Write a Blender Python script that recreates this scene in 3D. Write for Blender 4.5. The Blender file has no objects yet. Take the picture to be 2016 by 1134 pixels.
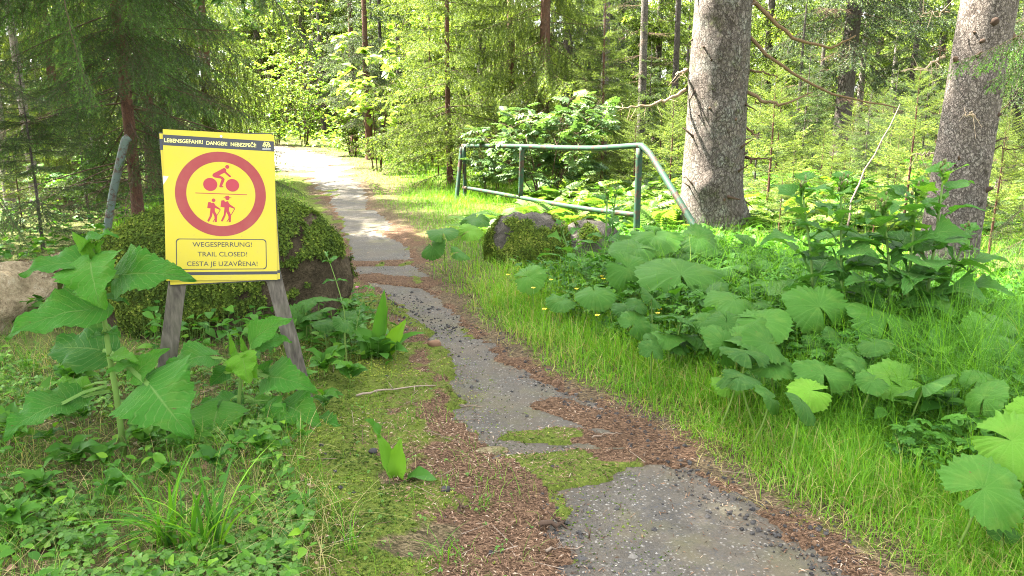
import bpy, math, random
import numpy as np
from mathutils import Vector, Matrix
rs = np.random.RandomState(7)
random.seed(7)
scene = bpy.context.scene
COL = scene.collection
rad = math.radians

# ------------------------------------------------------------------ camera, sky, sun, exposure
CAM_H, PITCH, FPX = 1.6, rad(12.3), 1456.0
cam_d = bpy.data.cameras.new('camera'); cam = bpy.data.objects.new('camera', cam_d); COL.objects.link(cam)
cam.location = (0, 0, CAM_H); cam.rotation_euler = (math.pi/2 - PITCH, 0, 0)
cam_d.sensor_width = 36; cam_d.lens = 36*FPX/2016; cam_d.clip_end = 1000; cam_d.clip_start = 0.05
scene.camera = cam
SUN_EL, SUN_AZ = rad(54), rad(-66)          # azimuth from +Y, clockwise positive: the sun stands ahead and to the left
world = bpy.data.worlds.new('World'); scene.world = world; world.use_nodes = True
wn = world.node_tree.nodes; wl = world.node_tree.links
sky = wn.new('ShaderNodeTexSky'); sky.sky_type = 'NISHITA'; sky.sun_disc = False
sky.sun_elevation = SUN_EL; sky.sun_rotation = SUN_AZ; sky.dust_density = 4.0; sky.ozone_density = 0.8; sky.air_density = 1.0
hs = wn.new('ShaderNodeHueSaturation'); hs.inputs['Saturation'].default_value = 0.16; wl.new(sky.outputs[0], hs.inputs['Color']); wl.new(hs.outputs[0], wn['Background'].inputs[0]); wn['Background'].inputs[1].default_value = 0.10
sun_d = bpy.data.lights.new('sun', 'SUN'); sun_d.energy = 5.0; sun_d.angle = rad(0.5); sun_d.color = (1.0, 0.93, 0.80)
sun = bpy.data.objects.new('sun', sun_d); COL.objects.link(sun)
sdir = Vector((math.sin(SUN_AZ)*math.cos(SUN_EL), math.cos(SUN_AZ)*math.cos(SUN_EL), math.sin(SUN_EL)))
sun.rotation_euler = sdir.to_track_quat('Z', 'Y').to_euler()
scene.view_settings.view_transform = 'Standard'; scene.view_settings.look = 'None'
scene.view_settings.exposure = 3.85; scene.view_settings.gamma = 1.0
cy = scene.cycles
cy.max_bounces = 6; cy.diffuse_bounces = 2; cy.glossy_bounces = 2; cy.transmission_bounces = 5; cy.transparent_max_bounces = 8
cy.use_denoising = True; cy.denoiser = 'OPENIMAGEDENOISE'; cy.denoising_input_passes = 'RGB_ALBEDO_NORMAL'; cy.denoising_prefilter = 'NONE'; cy.filter_width = 1.05; cy.use_adaptive_sampling = False; cy.caustics_reflective = False; cy.caustics_refractive = False
cy.sample_clamp_indirect = 4.0

# ------------------------------------------------------------------ pixel rays of the photograph (2016 x 1134) used to survey the place
_f = np.array([0, math.cos(PITCH), -math.sin(PITCH)]); _u = np.array([0, math.sin(PITCH), math.cos(PITCH)]); _r = np.array([1.0, 0, 0])
CAMP = np.array([0, 0, CAM_H])
def ray(px, py): return _f + (px-1008)/FPX*_r + (567-py)/FPX*_u
def at(px, py, Y):
    d = ray(px, py); return CAMP + d*(Y/d[1])
def base_z(x, y):
    y = np.asarray(y, float); return 0.030*np.log1p(np.exp((y-15.0)/3.0))*3.0
def G(px, py):
    d = ray(px, py); t = 1.0
    for _ in range(60):
        p = CAMP+d*t; t = t + (p[2]-base_z(p[0], p[1]))/max(0.05, -d[2]+0.03)*0.6
        t = max(0.3, min(t, 400))
    return CAMP+d*t

# ------------------------------------------------------------------ noise
def _h(ix, iy, iz, s):
    n = (ix.astype(np.int64)*374761393 + iy.astype(np.int64)*668265263 + iz.astype(np.int64)*2147483647 + s*974711) & 0x7fffffff
    n = ((n ^ (n >> 13))*1274126177) & 0x7fffffff
    return ((n ^ (n >> 16)) & 0xffff)/65535.0
def noise(x, y, z=0.0, s=0):
    x, y, z = np.broadcast_arrays(np.asarray(x, float), np.asarray(y, float), np.asarray(z, float))
    xi, yi, zi = np.floor(x), np.floor(y), np.floor(z)
    fx, fy, fz = x-xi, y-yi, z-zi
    fx, fy, fz = [q*q*(3-2*q) for q in (fx, fy, fz)]
    r = 0
    for a in (0, 1):
        for b in (0, 1):
            for c in (0, 1):
                r = r + _h(xi+a, yi+b, zi+c, s)*np.where(a, fx, 1-fx)*np.where(b, fy, 1-fy)*np.where(c, fz, 1-fz)
    return r
def fbm(x, y, z=0.0, s=0, o=4):
    r = 0; a = 0.5; t = 0
    for k in range(o):
        r = r + a*noise(np.asarray(x)*2**k, np.asarray(y)*2**k, np.asarray(z)*2**k, s+k*17); t += a; a *= 0.5
    return r/t
def sstep(a, b, x):
    t = np.clip((np.asarray(x, float)-a)/(b-a), 0, 1); return t*t*(3-2*t)

# ------------------------------------------------------------------ mesh building
class Geo:
    """collects vertices, faces (3 or 4 corners), material slots and a per-point attribute lf = (tint, along, across)"""
    def __init__(s): s.v = []; s.f = {3: [], 4: []}; s.m = {3: [], 4: []}; s.a = []; s.n = 0
    def add(s, v, f, mat=0, lf=None):
        v = np.asarray(v, float).reshape(-1, 3)
        fs = f if isinstance(f, list) else [f]
        for q in fs:
            q = np.asarray(q, np.int64)
            if q.size == 0: continue
            k = q.shape[1]; s.f[k].append(q+s.n); s.m[k].append(np.full(len(q), mat))
        if lf is None: lf = np.zeros((len(v), 3))
        lf = np.asarray(lf, float)
        if lf.ndim == 1: lf = np.tile(lf, (len(v), 1))
        s.v.append(v); s.a.append(lf); s.n += len(v)
    def build(s, name, mats, parent=None, smooth=True, loc=None):
        me = bpy.data.meshes.new(name)
        v = np.concatenate(s.v) if s.v else np.zeros((0, 3)); a = np.concatenate(s.a)
        if loc is not None: v = v-np.asarray(loc)
        f3 = np.concatenate(s.f[3]) if s.f[3] else np.zeros((0, 3), np.int64)
        f4 = np.concatenate(s.f[4]) if s.f[4] else np.zeros((0, 4), np.int64)
        m = np.concatenate((s.m[3] or [np.zeros(0)])+(s.m[4] or [np.zeros(0)]))
        loops = np.concatenate([f3.ravel(), f4.ravel()]).astype(np.int32)
        st = np.concatenate([np.arange(len(f3))*3, len(f3)*3+np.arange(len(f4))*4]).astype(np.int32)
        me.vertices.add(len(v)); me.vertices.foreach_set('co', v.astype(np.float32).ravel())
        me.loops.add(len(loops)); me.loops.foreach_set('vertex_index', loops)
        me.polygons.add(len(st)); me.polygons.foreach_set('loop_start', st)
        me.polygons.foreach_set('material_index', m.astype(np.int32))
        me.polygons.foreach_set('use_smooth', np.full(len(st), bool(smooth)))
        at_ = me.attributes.new('lf', 'FLOAT_VECTOR', 'POINT'); at_.data.foreach_set('vector', a.astype(np.float32).ravel())
        for mt in (mats if isinstance(mats, (list, tuple)) else [mats]): me.materials.append(mt)
        me.update(calc_edges=True)
        o = bpy.data.objects.new(name, me); COL.objects.link(o)
        if loc is not None: o.location = loc
        if parent is not None: o.parent = parent
        return o
def thing(name, label, cat, loc=(0, 0, 0), rz=0, group=None):
    o = bpy.data.objects.new(name, None); COL.objects.link(o); o.empty_display_size = 0.1
    o.location = loc; o.rotation_euler = (0, 0, rz); return tag(o, label, cat, group)
def tag(o, label=None, cat=None, group=None, kind=None):
    for k, x in (('label', label), ('category', cat), ('group', group), ('kind', kind)):
        if x: o[k] = x
    return o
def copy_tree(o, loc, rz=0, sc=1.0, label=None, group=None):
    c = o.copy(); COL.objects.link(c); c.location = loc; c.rotation_euler = (0, 0, rz); c.scale = (sc, sc, sc)
    if label: c['label'] = label
    if group: c['group'] = group
    for ch in o.children:
        d = ch.copy(); COL.objects.link(d); d.parent = c
        for g in ch.children:
            e = g.copy(); COL.objects.link(e); e.parent = d
    return c
def nrm(a): return a/np.maximum(1e-9, np.linalg.norm(a, axis=-1, keepdims=True))
def perp(d):
    h = np.where(np.abs(d[..., 2:3]) < 0.9, np.array([0, 0, 1.0]), np.array([1.0, 0, 0]))
    a = nrm(np.cross(h, d)); return a, np.cross(d, a)
def tube(pts, rr, n=8, cap=True):
    """tapered tube along a polyline -> verts, [quads, tris], along (0..1)"""
    pts = np.asarray(pts, float); rr = np.broadcast_to(np.asarray(rr, float), (len(pts),)); k = len(pts)
    d = nrm(np.gradient(pts, axis=0)); a, b = perp(d)
    for i in range(1, k):
        if np.dot(a[i], a[i-1]) < 0: a[i] = -a[i]; b[i] = -b[i]
        q = a[i-1]-d[i]*np.dot(a[i-1], d[i]); a[i] = q/max(1e-9, np.linalg.norm(q)); b[i] = np.cross(d[i], a[i])
    th = np.arange(n)/n*2*math.pi
    v = pts[:, None]+rr[:, None, None]*(a[:, None]*np.cos(th)[None, :, None]+b[:, None]*np.sin(th)[None, :, None])
    i, j = np.meshgrid(np.arange(k-1), np.arange(n), indexing='ij'); j2 = (j+1) % n
    q = np.stack([i*n+j, i*n+j2, (i+1)*n+j2, (i+1)*n+j], -1).reshape(-1, 4)
    v = v.reshape(-1, 3); fs = [q]
    if cap:
        v = np.vstack([v, pts[0], pts[-1]]); jj = np.arange(n); j3 = (jj+1) % n
        fs.append(np.concatenate([np.stack([j3, jj, np.full(n, k*n)], 1), np.stack([(k-1)*n+jj, (k-1)*n+j3, np.full(n, k*n+1)], 1)]))
    return v, fs
def seg_tubes(S, E, r0, r1, n=3):
    """many straight tapered prisms at once"""
    S = np.asarray(S, float); E = np.asarray(E, float); N = len(S)
    d = nrm(E-S); a, b = perp(d); th = np.arange(n)/n*2*math.pi
    r0 = np.broadcast_to(r0, (N,)); r1 = np.broadcast_to(r1, (N,))
    ring = a[:, None]*np.cos(th)[None, :, None]+b[:, None]*np.sin(th)[None, :, None]
    v = np.concatenate([S[:, None]+ring*r0[:, None, None], E[:, None]+ring*r1[:, None, None]], 1)
    j = np.arange(n); j2 = (j+1) % n
    q = np.stack([j, j2, n+j2, n+j], 1)
    f = (np.arange(N)[:, None, None]*2*n+q[None]).reshape(-1, 4)
    return v.reshape(-1, 3), f
def inst(tv, tf, M, off):
    """template tv (n,3), faces list, N 3x3 matrices M and offsets -> verts, faces"""
    N = len(off); n = len(tv)
    v = np.einsum('nij,kj->nki', M, tv)+off[:, None]
    fs = [(np.arange(N)[:, None, None]*n+np.asarray(q)[None]).reshape(-1, np.asarray(q).shape[1]) for q in tf]
    return v.reshape(-1, 3), fs
def rotz(a):
    a = np.asarray(a, float); c, s = np.cos(a), np.sin(a); z = np.zeros_like(a); o = np.ones_like(a)
    return np.stack([np.stack([c, -s, z], -1), np.stack([s, c, z], -1), np.stack([z, z, o], -1)], -2)
def roty(a):
    a = np.asarray(a, float); c, s = np.cos(a), np.sin(a); z = np.zeros_like(a); o = np.ones_like(a)
    return np.stack([np.stack([c, z, s], -1), np.stack([z, o, z], -1), np.stack([-s, z, c], -1)], -2)
def rotx(a):
    a = np.asarray(a, float); c, s = np.cos(a), np.sin(a); z = np.zeros_like(a); o = np.ones_like(a)
    return np.stack([np.stack([o, z, z], -1), np.stack([z, c, -s], -1), np.stack([z, s, c], -1)], -2)

# ------------------------------------------------------------------ materials
class NT:
    def __init__(s, name):
        s.mat = bpy.data.materials.new(name); s.mat.use_nodes = True; s.t = s.mat.node_tree; s.t.nodes.clear()
        s.out = s.t.nodes.new('ShaderNodeOutputMaterial')
    def n(s, typ, ins=None, **props):
        nd = s.t.nodes.new('ShaderNode'+typ)
        for k, v in props.items(): setattr(nd, k, v)
        for k, v in (ins or {}).items():
            sock = nd.inputs[k]
            if isinstance(v, bpy.types.NodeSocket): s.t.links.new(v, sock)
            elif isinstance(v, (tuple, list)) and len(v) == 3 and sock.type == 'RGBA': sock.default_value = (*v, 1)
            else: sock.default_value = v
        return nd
    def m(s, op, a, b=None, c=None, clamp=False):
        d = {0: a}
        if b is not None: d[1] = b
        if c is not None: d[2] = c
        return s.n('Math', d, operation=op, use_clamp=clamp).outputs[0]
    def mix(s, f, a, b, blend='MIX'):
        nd = s.n('Mix', None, data_type='RGBA', blend_type=blend)
        for k, v in ((0, f), (6, a), (7, b)):
            if isinstance(v, bpy.types.NodeSocket): s.t.links.new(v, nd.inputs[k])
            else: nd.inputs[k].default_value = (*v, 1) if isinstance(v, tuple) else v
        return nd.outputs[2]
    def noise(s, scale, detail=4, rough=0.6, vec=None):
        return s.n('TexNoise', {'Scale': scale, 'Detail': detail, 'Roughness': rough, **({'Vector': vec} if vec else {})}).outputs[0]
    def ramp(s, f, stops):
        nd = s.n('ValToRGB', {0: f}); cr = nd.color_ramp
        while len(cr.elements) < len(stops): cr.elements.new(0.5)
        for e, (p, c) in zip(cr.elements, stops): e.position = p; e.color = (*c, 1)
        return nd.outputs[0]
    def pos(s): return s.n('TexCoord').outputs['Object']
    def attr(s, name='lf'):
        a = s.n('Attribute', None, attribute_name=name)
        x = s.n('SeparateXYZ', {0: a.outputs['Vector']}); return x.outputs
    def bump(s, h, strength=0.5, dist=0.01):
        return s.n('Bump', {'Height': h, 'Strength': strength, 'Distance': dist}).outputs[0]
    def pbr(s, col, rough=0.7, spec=0.3, normal=None, metal=0.0):
        p = s.n('BsdfPrincipled', {'Base Color': col, 'Roughness': rough, 'Specular IOR Level': spec, 'Metallic': metal})
        if normal is not None: s.t.links.new(normal, p.inputs['Normal'])
        return p.outputs[0]
    def done(s, sh): s.t.links.new(sh, s.out.inputs[0]); return s.mat

def leafmat(name, stops, trans=0.38, rough=0.55, spec=0.2, veins=None, tcol=(1.25, 1.3, 0.55), obj_var=0.12):
    """stops: colour ramp over the per-leaf tint"""
    k = NT(name); x = k.attr()
    oi = k.n('ObjectInfo').outputs['Random']
    t = k.m('ADD', x[0], k.m('MULTIPLY', k.m('SUBTRACT', oi, 0.5), obj_var), clamp=True)
    col = k.ramp(t, stops); nrml = None
    if veins == 'feather':
        av = k.m('ABSOLUTE', x[2])
        s1 = k.m('FRACT', k.m('SUBTRACT', k.m('MULTIPLY', x[1], 9.0), k.m('MULTIPLY', av, 2.6)))
        lat = k.m('SUBTRACT', 1.0, k.m('MULTIPLY', k.m('ABSOLUTE', k.m('SUBTRACT', s1, 0.5)), 9.0), clamp=True)
        mid = k.m('SUBTRACT', 1.0, k.m('MULTIPLY', av, 22.0), clamp=True)
        vn = k.m('MAXIMUM', mid, k.m('MULTIPLY', lat, 0.6))
        nz = k.noise(38.0, 3)
        col = k.mix(k.m('MULTIPLY', nz, 0.5), col, k.mix(0.5, col, (0.02, 0.05, 0.012)))
        col = k.mix(k.m('MULTIPLY', vn, 0.55), col, (0.20, 0.30, 0.10))
        nrml = k.bump(k.m('ADD', k.m('MULTIPLY', vn, -0.6), nz), 0.9, 0.008)
    elif veins == 'radial':
        s1 = k.m('FRACT', k.m('ADD', k.m('MULTIPLY', x[2], 6.5), k.m('MULTIPLY', k.noise(9.0), 0.22)))
        lat = k.m('SUBTRACT', 1.0, k.m('MULTIPLY', k.m('MULTIPLY', k.m('ABSOLUTE', k.m('SUBTRACT', s1, 0.5)), 14.0), k.m('ADD', x[1], 0.12)), clamp=True)
        vo = k.n('TexVoronoi', {'Scale': 32.0}, feature='DISTANCE_TO_EDGE').outputs[0]
        net = k.m('SUBTRACT', 1.0, k.m('MULTIPLY', vo, 7.0), clamp=True)
        vn = k.m('MAXIMUM', lat, k.m('MULTIPLY', net, 0.35))
        nz = k.noise(24.0, 3)
        col = k.mix(k.m('MULTIPLY', nz, 0.45), col, k.mix(0.5, col, (0.03, 0.07, 0.014)))
        col = k.mix(k.m('MULTIPLY', vn, 0.15), col, (0.18, 0.30, 0.08))
        nrml = k.bump(k.m('ADD', k.m('MULTIPLY', vn, -0.3), nz), 0.5, 0.006)
    if veins:
        sp = k.m('MULTIPLY', k.m('SUBTRACT', k.noise(17.0, 2, 0.5), 0.735), 30.0, clamp=True)
        col = k.mix(k.m('MULTIPLY', sp, 0.85), col, (0.10, 0.065, 0.025)); pt = k.noise(4.5, 3)
        col = k.mix(k.m('MULTIPLY', k.m('SUBTRACT', pt, 0.5), 1.8, clamp=True), col, k.mix(0.5, col, (0.16, 0.22, 0.04)))
    p = k.pbr(col, rough, spec, nrml)
    tr = k.n('BsdfTranslucent', {'Color': k.mix(1.0, col, tcol, 'MULTIPLY')})
    return k.done(k.n('MixShader', {0: trans, 1: p, 2: tr.outputs[0]}).outputs[0])

M = {}
M['needle'] = leafmat('spruce_needles', [(0.0, (0.028, 0.055, 0.022)), (0.45, (0.066, 0.112, 0.036)), (0.75, (0.13, 0.21, 0.04)), (1.0, (0.20, 0.30, 0.05))], 0.28, 0.55, 0.3)
M['needle_grey'] = leafmat('old_spruce_needles', [(0.0, (0.030, 0.052, 0.028)), (0.5, (0.06, 0.092, 0.045)), (1.0, (0.18, 0.28, 0.06))], 0.25, 0.55, 0.3)
M['needle_fresh'] = leafmat('fresh_spruce_needles', [(0.0, (0.030, 0.070, 0.020)), (0.45, (0.060, 0.130, 0.030)), (1.0, (0.13, 0.28, 0.035))], 0.36, 0.5, 0.3)
M['needle_lime'] = leafmat('young_spruce_needles', [(0.0, (0.055, 0.090, 0.022)), (0.5, (0.13, 0.19, 0.035)), (1.0, (0.28, 0.36, 0.06))], 0.40, 0.55, 0.3)
M['broad'] = leafmat('broad_leaf', [(0.0, (0.026, 0.110, 0.014)), (0.5, (0.052, 0.195, 0.020)), (1.0, (0.13, 0.32, 0.022))], 0.34, 0.5, 0.12, 'feather')
M['sow'] = leafmat('sow_thistle_leaf', [(0.0, (0.035, 0.120, 0.020)), (0.5, (0.064, 0.190, 0.028)), (1.0, (0.15, 0.31, 0.03))], 0.40, 0.5, 0.15, 'feather')
M['butter'] = leafmat('butterbur_leaf', [(0.0, (0.024, 0.085, 0.011)), (0.5, (0.050, 0.152, 0.017)), (1.0, (0.14, 0.31, 0.022))], 0.32, 0.55, 0.12, 'radial')
M['herb'] = leafmat('herb_leaf', [(0.0, (0.024, 0.085, 0.012)), (0.5, (0.060, 0.170, 0.018)), (1.0, (0.16, 0.30, 0.022))], 0.36, 0.5, 0.12)
M['rowan'] = leafmat('rowan_leaf', [(0.0, (0.040, 0.085, 0.030)), (0.5, (0.075, 0.140, 0.045)), (1.0, (0.15, 0.24, 0.06))], 0.32, 0.5, 0.3)
M['under'] = leafmat('undergrowth_leaf', [(0.0, (0.040, 0.075, 0.018)), (0.5, (0.085, 0.145, 0.026)), (1.0, (0.18, 0.26, 0.04))], 0.36, 0.5, 0.25)
M['lime'] = leafmat('lime_leaf', [(0.0, (0.075, 0.15, 0.025)), (0.5, (0.13, 0.22, 0.035)), (1.0, (0.24, 0.34, 0.06))], 0.48, 0.45, 0.35)
M['grass'] = leafmat('grass_blade', [(0.0, (0.035, 0.12, 0.016)), (0.4, (0.080, 0.22, 0.018)), (0.72, (0.17, 0.36, 0.022)), (0.82, (0.26, 0.27, 0.085)), (1.0, (0.42, 0.34, 0.17))], 0.38, 0.5, 0.15, None, (1.3, 1.25, 0.4), 0.0)
M['clover'] = leafmat('clover_leaf', [(0.0, (0.05, 0.13, 0.025)), (0.5, (0.09, 0.21, 0.03)), (1.0, (0.17, 0.31, 0.045))], 0.42, 0.5, 0.3)
M['moss'] = leafmat('moss_sprig', [(0.0, (0.030, 0.055, 0.010)), (0.4, (0.085, 0.135, 0.018)), (0.75, (0.17, 0.23, 0.03)), (1.0, (0.30, 0.32, 0.07))], 0.25, 0.75, 0.15)
M['fern'] = leafmat('fern_frond', [(0.0, (0.07, 0.16, 0.03)), (0.5, (0.12, 0.24, 0.035)), (1.0, (0.22, 0.34, 0.06))], 0.45, 0.5, 0.3)

def litter_mat(name, stops, rough=0.85):
    k = NT(name); x = k.attr(); return k.done(k.pbr(k.ramp(x[0], stops), rough, 0.2))
M['litter'] = litter_mat('needle_litter', [(0.0, (0.030, 0.018, 0.011)), (0.4, (0.115, 0.066, 0.039)), (0.8, (0.235, 0.145, 0.090)), (1.0, (0.40, 0.31, 0.23))])
M['stone_bits'] = litter_mat('gravel_stone', [(0.0, (0.026, 0.025, 0.025)), (0.45, (0.060, 0.057, 0.054)), (0.75, (0.13, 0.12, 0.105)), (1.0, (0.36, 0.34, 0.30))])
M['stem'] = litter_mat('green_stem', [(0.0, (0.06, 0.13, 0.025)), (0.5, (0.13, 0.22, 0.045)), (1.0, (0.10, 0.055, 0.04))], 0.5)
M['petal'] = leafmat('yellow_petal', [(0.0, (0.75, 0.52, 0.01)), (1.0, (0.85, 0.66, 0.02))], 0.3, 0.3, 0.5)
M['pink'] = leafmat('pink_petal', [(0.0, (0.55, 0.13, 0.40)), (1.0, (0.70, 0.25, 0.55))], 0.35, 0.5, 0.3)
def bark(name, c1, c2, c3, sc=26.0, zs=0.55, lichen=(0.30, 0.34, 0.27), la=0.35, moss=0.0, bs=0.8):
    k = NT(name); p = k.pos()
    mp = k.n('Mapping', {'Vector': p, 'Scale': (1, 1, zs)}).outputs[0]
    wob = k.n('TexNoise', {'Vector': mp, 'Scale': 14.0, 'Detail': 5.0, 'Roughness': 0.7}).outputs[1]
    mv = k.n('VectorMath', {0: mp, 1: k.n('VectorMath', {0: wob, 'Scale': 0.11}, operation='SCALE').outputs[0]}, operation='ADD').outputs[0]
    e = k.n('TexVoronoi', {'Vector': mv, 'Scale': sc}, feature='DISTANCE_TO_EDGE').outputs[0]
    e2 = k.n('TexVoronoi', {'Vector': mv, 'Scale': sc*2.1}, feature='DISTANCE_TO_EDGE').outputs[0]
    cell = k.n('TexVoronoi', {'Vector': mv, 'Scale': sc}).outputs[1]
    cs = k.n('SeparateColor', {0: cell}).outputs[0]
    big = k.noise(2.3, 5, 0.6, p); fine = k.noise(60.0, 4, 0.65, p)
    crack = k.m('SUBTRACT', 1.0, k.m('MULTIPLY', e, 9.0), clamp=True)
    crack2 = k.m('SUBTRACT', 1.0, k.m('MULTIPLY', e2, 11.0), clamp=True)
    col = k.mix(k.m('MULTIPLY', k.m('ADD', cs, fine), 0.5), c1, c2)
    col = k.mix(k.m('MULTIPLY', k.m('SUBTRACT', big, 0.42), 2.6, clamp=True), col, c3)
    col = k.mix(k.m('MULTIPLY', k.m('MULTIPLY', k.m('SUBTRACT', k.noise(4.0, 6, 0.72, p), 0.5), 7.0, clamp=True), la), col, lichen); col = k.mix(k.m('MULTIPLY', k.m('MULTIPLY', k.m('SUBTRACT', k.noise(6.5, 3, 0.6, p), 0.60), 9.0, clamp=True), 0.75), col, (0.035, 0.026, 0.020))
    if moss: col = k.mix(k.m('MULTIPLY', k.m('MULTIPLY', k.m('SUBTRACT', k.noise(3.2, 6, 0.7, p), 0.56), 7.0, clamp=True), moss), col, (0.09, 0.12, 0.02))
    col = k.mix(k.m('MULTIPLY', k.m('MAXIMUM', k.m('MULTIPLY', crack, 0.9), k.m('MULTIPLY', crack2, 0.6)), k.m('MULTIPLY', k.m('SUBTRACT', k.noise(8.0, 4, 0.6, p), 0.16), 2.6, clamp=True)), col, (0.030, 0.022, 0.018))
    h = k.m('ADD', k.m('MULTIPLY', k.m('MINIMUM', e, 0.13), 5.0), k.m('ADD', k.m('MULTIPLY', fine, 0.35), k.m('MULTIPLY', k.m('MINIMUM', e2, 0.12), 2.0)))
    return k.done(k.pbr(col, 0.88, 0.15, k.bump(h, bs, 0.02)))
M['bark'] = bark('grey_spruce_bark', (0.080, 0.068, 0.059), (0.205, 0.182, 0.163), (0.150, 0.120, 0.100), 20, 0.6, (0.24, 0.25, 0.22), la=0.55, moss=0.6, bs=1.0)
M['bark2'] = bark('scaly_spruce_bark', (0.130, 0.108, 0.092), (0.275, 0.240, 0.212), (0.215, 0.180, 0.155), 32, 0.7, (0.25, 0.24, 0.21), la=0.4, bs=1.0)
M['bark_dark'] = bark('dark_spruce_bark', (0.055, 0.045, 0.04), (0.12, 0.10, 0.09), (0.09, 0.085, 0.075), 18, 0.5, la=0.2)
M['bark_red'] = bark('reddish_spruce_bark', (0.09, 0.045, 0.030), (0.17, 0.085, 0.055), (0.13, 0.07, 0.05), 42, 0.35, la=0.12, bs=0.5)
M['bark_pale'] = bark('pale_spruce_bark', (0.22, 0.19, 0.165), (0.38, 0.34, 0.30), (0.28, 0.24, 0.21), 28, 0.5, la=0.3)
M['twig'] = litter_mat('spruce_twig', [(0.0, (0.035, 0.022, 0.016)), (0.5, (0.10, 0.065, 0.042)), (1.0, (0.28, 0.23, 0.18))])
M['twig_ochre'] = litter_mat('lichened_dead_branch', [(0.0, (0.05, 0.032, 0.020)), (0.5, (0.135, 0.088, 0.045)), (1.0, (0.30, 0.235, 0.16))])
# ------------------------------------------------------------------ the trail: surveyed edges, ground heights, zones
EDGE = [(1180, 1190, 1750), (1134, 1140, 1630), (1080, 1110, 1545), (1020, 1085, 1450), (960, 1090, 1385), (920, 1060, 1330), (870, 960, 1290), (800, 890, 1130), (740, 895, 1038), (700, 885, 970),
        (650, 845, 915), (600, 785, 872), (560, 735, 830), (520, 695, 815), (480, 690, 800), (440, 676, 768), (410, 664, 722), (380, 640, 716), (362, 622, 706), (345, 585, 690)]
_c, _w = [], []
for y, a, b in EDGE:
    p, q = G(a, y), G(b, y); _c.append((p+q)/2); _w.append(max(0.15, abs(q[0]-p[0])/2))
e0 = _c[0]; _c.insert(0, np.array([e0[0]+1.2, -6.0, 0])); _w.insert(0, 0.6)
for x, y, w in ((-6.6, 25.0, 1.4), (-9.8, 29.5, 2.6), (-13.5, 34.0, 3.2), (-20.0, 38.0, 3.0), (-32.0, 44.0, 2.2), (-60.0, 50.0, 2.0)): _c.append(np.array([x, y, 0])); _w.append(w)
PC = np.array(_c)[:, :2]; PW = np.array(_w)
_t = np.concatenate([[0], np.cumsum(np.linalg.norm(np.diff(PC, axis=0), axis=1))])
def _smooth(A, tt):
    return np.stack([np.interp(tt, _t, A[:, i]) for i in range(A.shape[1])], 1) if A.ndim == 2 else np.interp(tt, _t, A)
TT = np.concatenate([np.arange(0, _t[-8], 0.08), np.linspace(_t[-8], _t[-1], 90)])
CC = _smooth(PC, TT); WW = _smooth(PW, TT)
for _ in range(12):
    CC[1:-1] = (CC[:-2]+2*CC[1:-1]+CC[2:])/4; WW[1:-1] = (WW[:-2]+2*WW[1:-1]+WW[2:])/4
CT = nrm(np.gradient(CC, axis=0))
_sub = np.arange(0, len(CC), 3)
def lat(x, y):
    """signed distance from the trail's middle (right positive) and half width there"""
    x = np.asarray(x, float).ravel(); y = np.asarray(y, float).ravel(); s = np.empty(len(x)); hw = np.empty(len(x))
    for i in range(0, len(x), 20000):
        P = np.stack([x[i:i+20000], y[i:i+20000]], 1)
        D = ((P[:, None]-CC[_sub][None])**2).sum(-1); k = _sub[D.argmin(1)]
        dv = P-CC[k]; t = CT[k]
        cr = t[:, 1]*dv[:, 0]-t[:, 0]*dv[:, 1]
        dd = np.sqrt((dv**2).sum(1)); al = np.abs((dv*t).sum(1))
        s[i:i+20000] = np.where(al < 0.4, cr, np.sign(cr)*dd); hw[i:i+20000] = WW[k]
    return s, hw
def segd(x, y, a, b):
    a = np.asarray(a)[:2]; b = np.asarray(b)[:2]; d = b-a; t = np.clip(((x-a[0])*d[0]+(y-a[1])*d[1])/(d@d), 0, 1)
    return np.hypot(x-a[0]-t*d[0], y-a[1]-t*d[1])
BANDS = [(G(860, 950), G(1130, 930), 0.17, 1.0), (G(1010, 925), G(1400, 885), 0.12, 1.0), (G(1010, 862), G(1300, 868), 0.10, 0.85), (G(1090, 800), G(1250, 850), 0.12, 0.7), (G(690, 520), G(840, 516), 0.20, 1.0),
         (G(740, 545), G(830, 560), 0.22, 0.75), (G(775, 455), G(835, 480), 0.35, 0.7), (G(640, 395), G(660, 370), 0.25, 0.5)]
MBANDS = [(G(870, 690), G(930, 830), 0.12), (G(945, 832), G(1120, 856), 0.05), (G(760, 600), G(850, 660), 0.10)]
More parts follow.
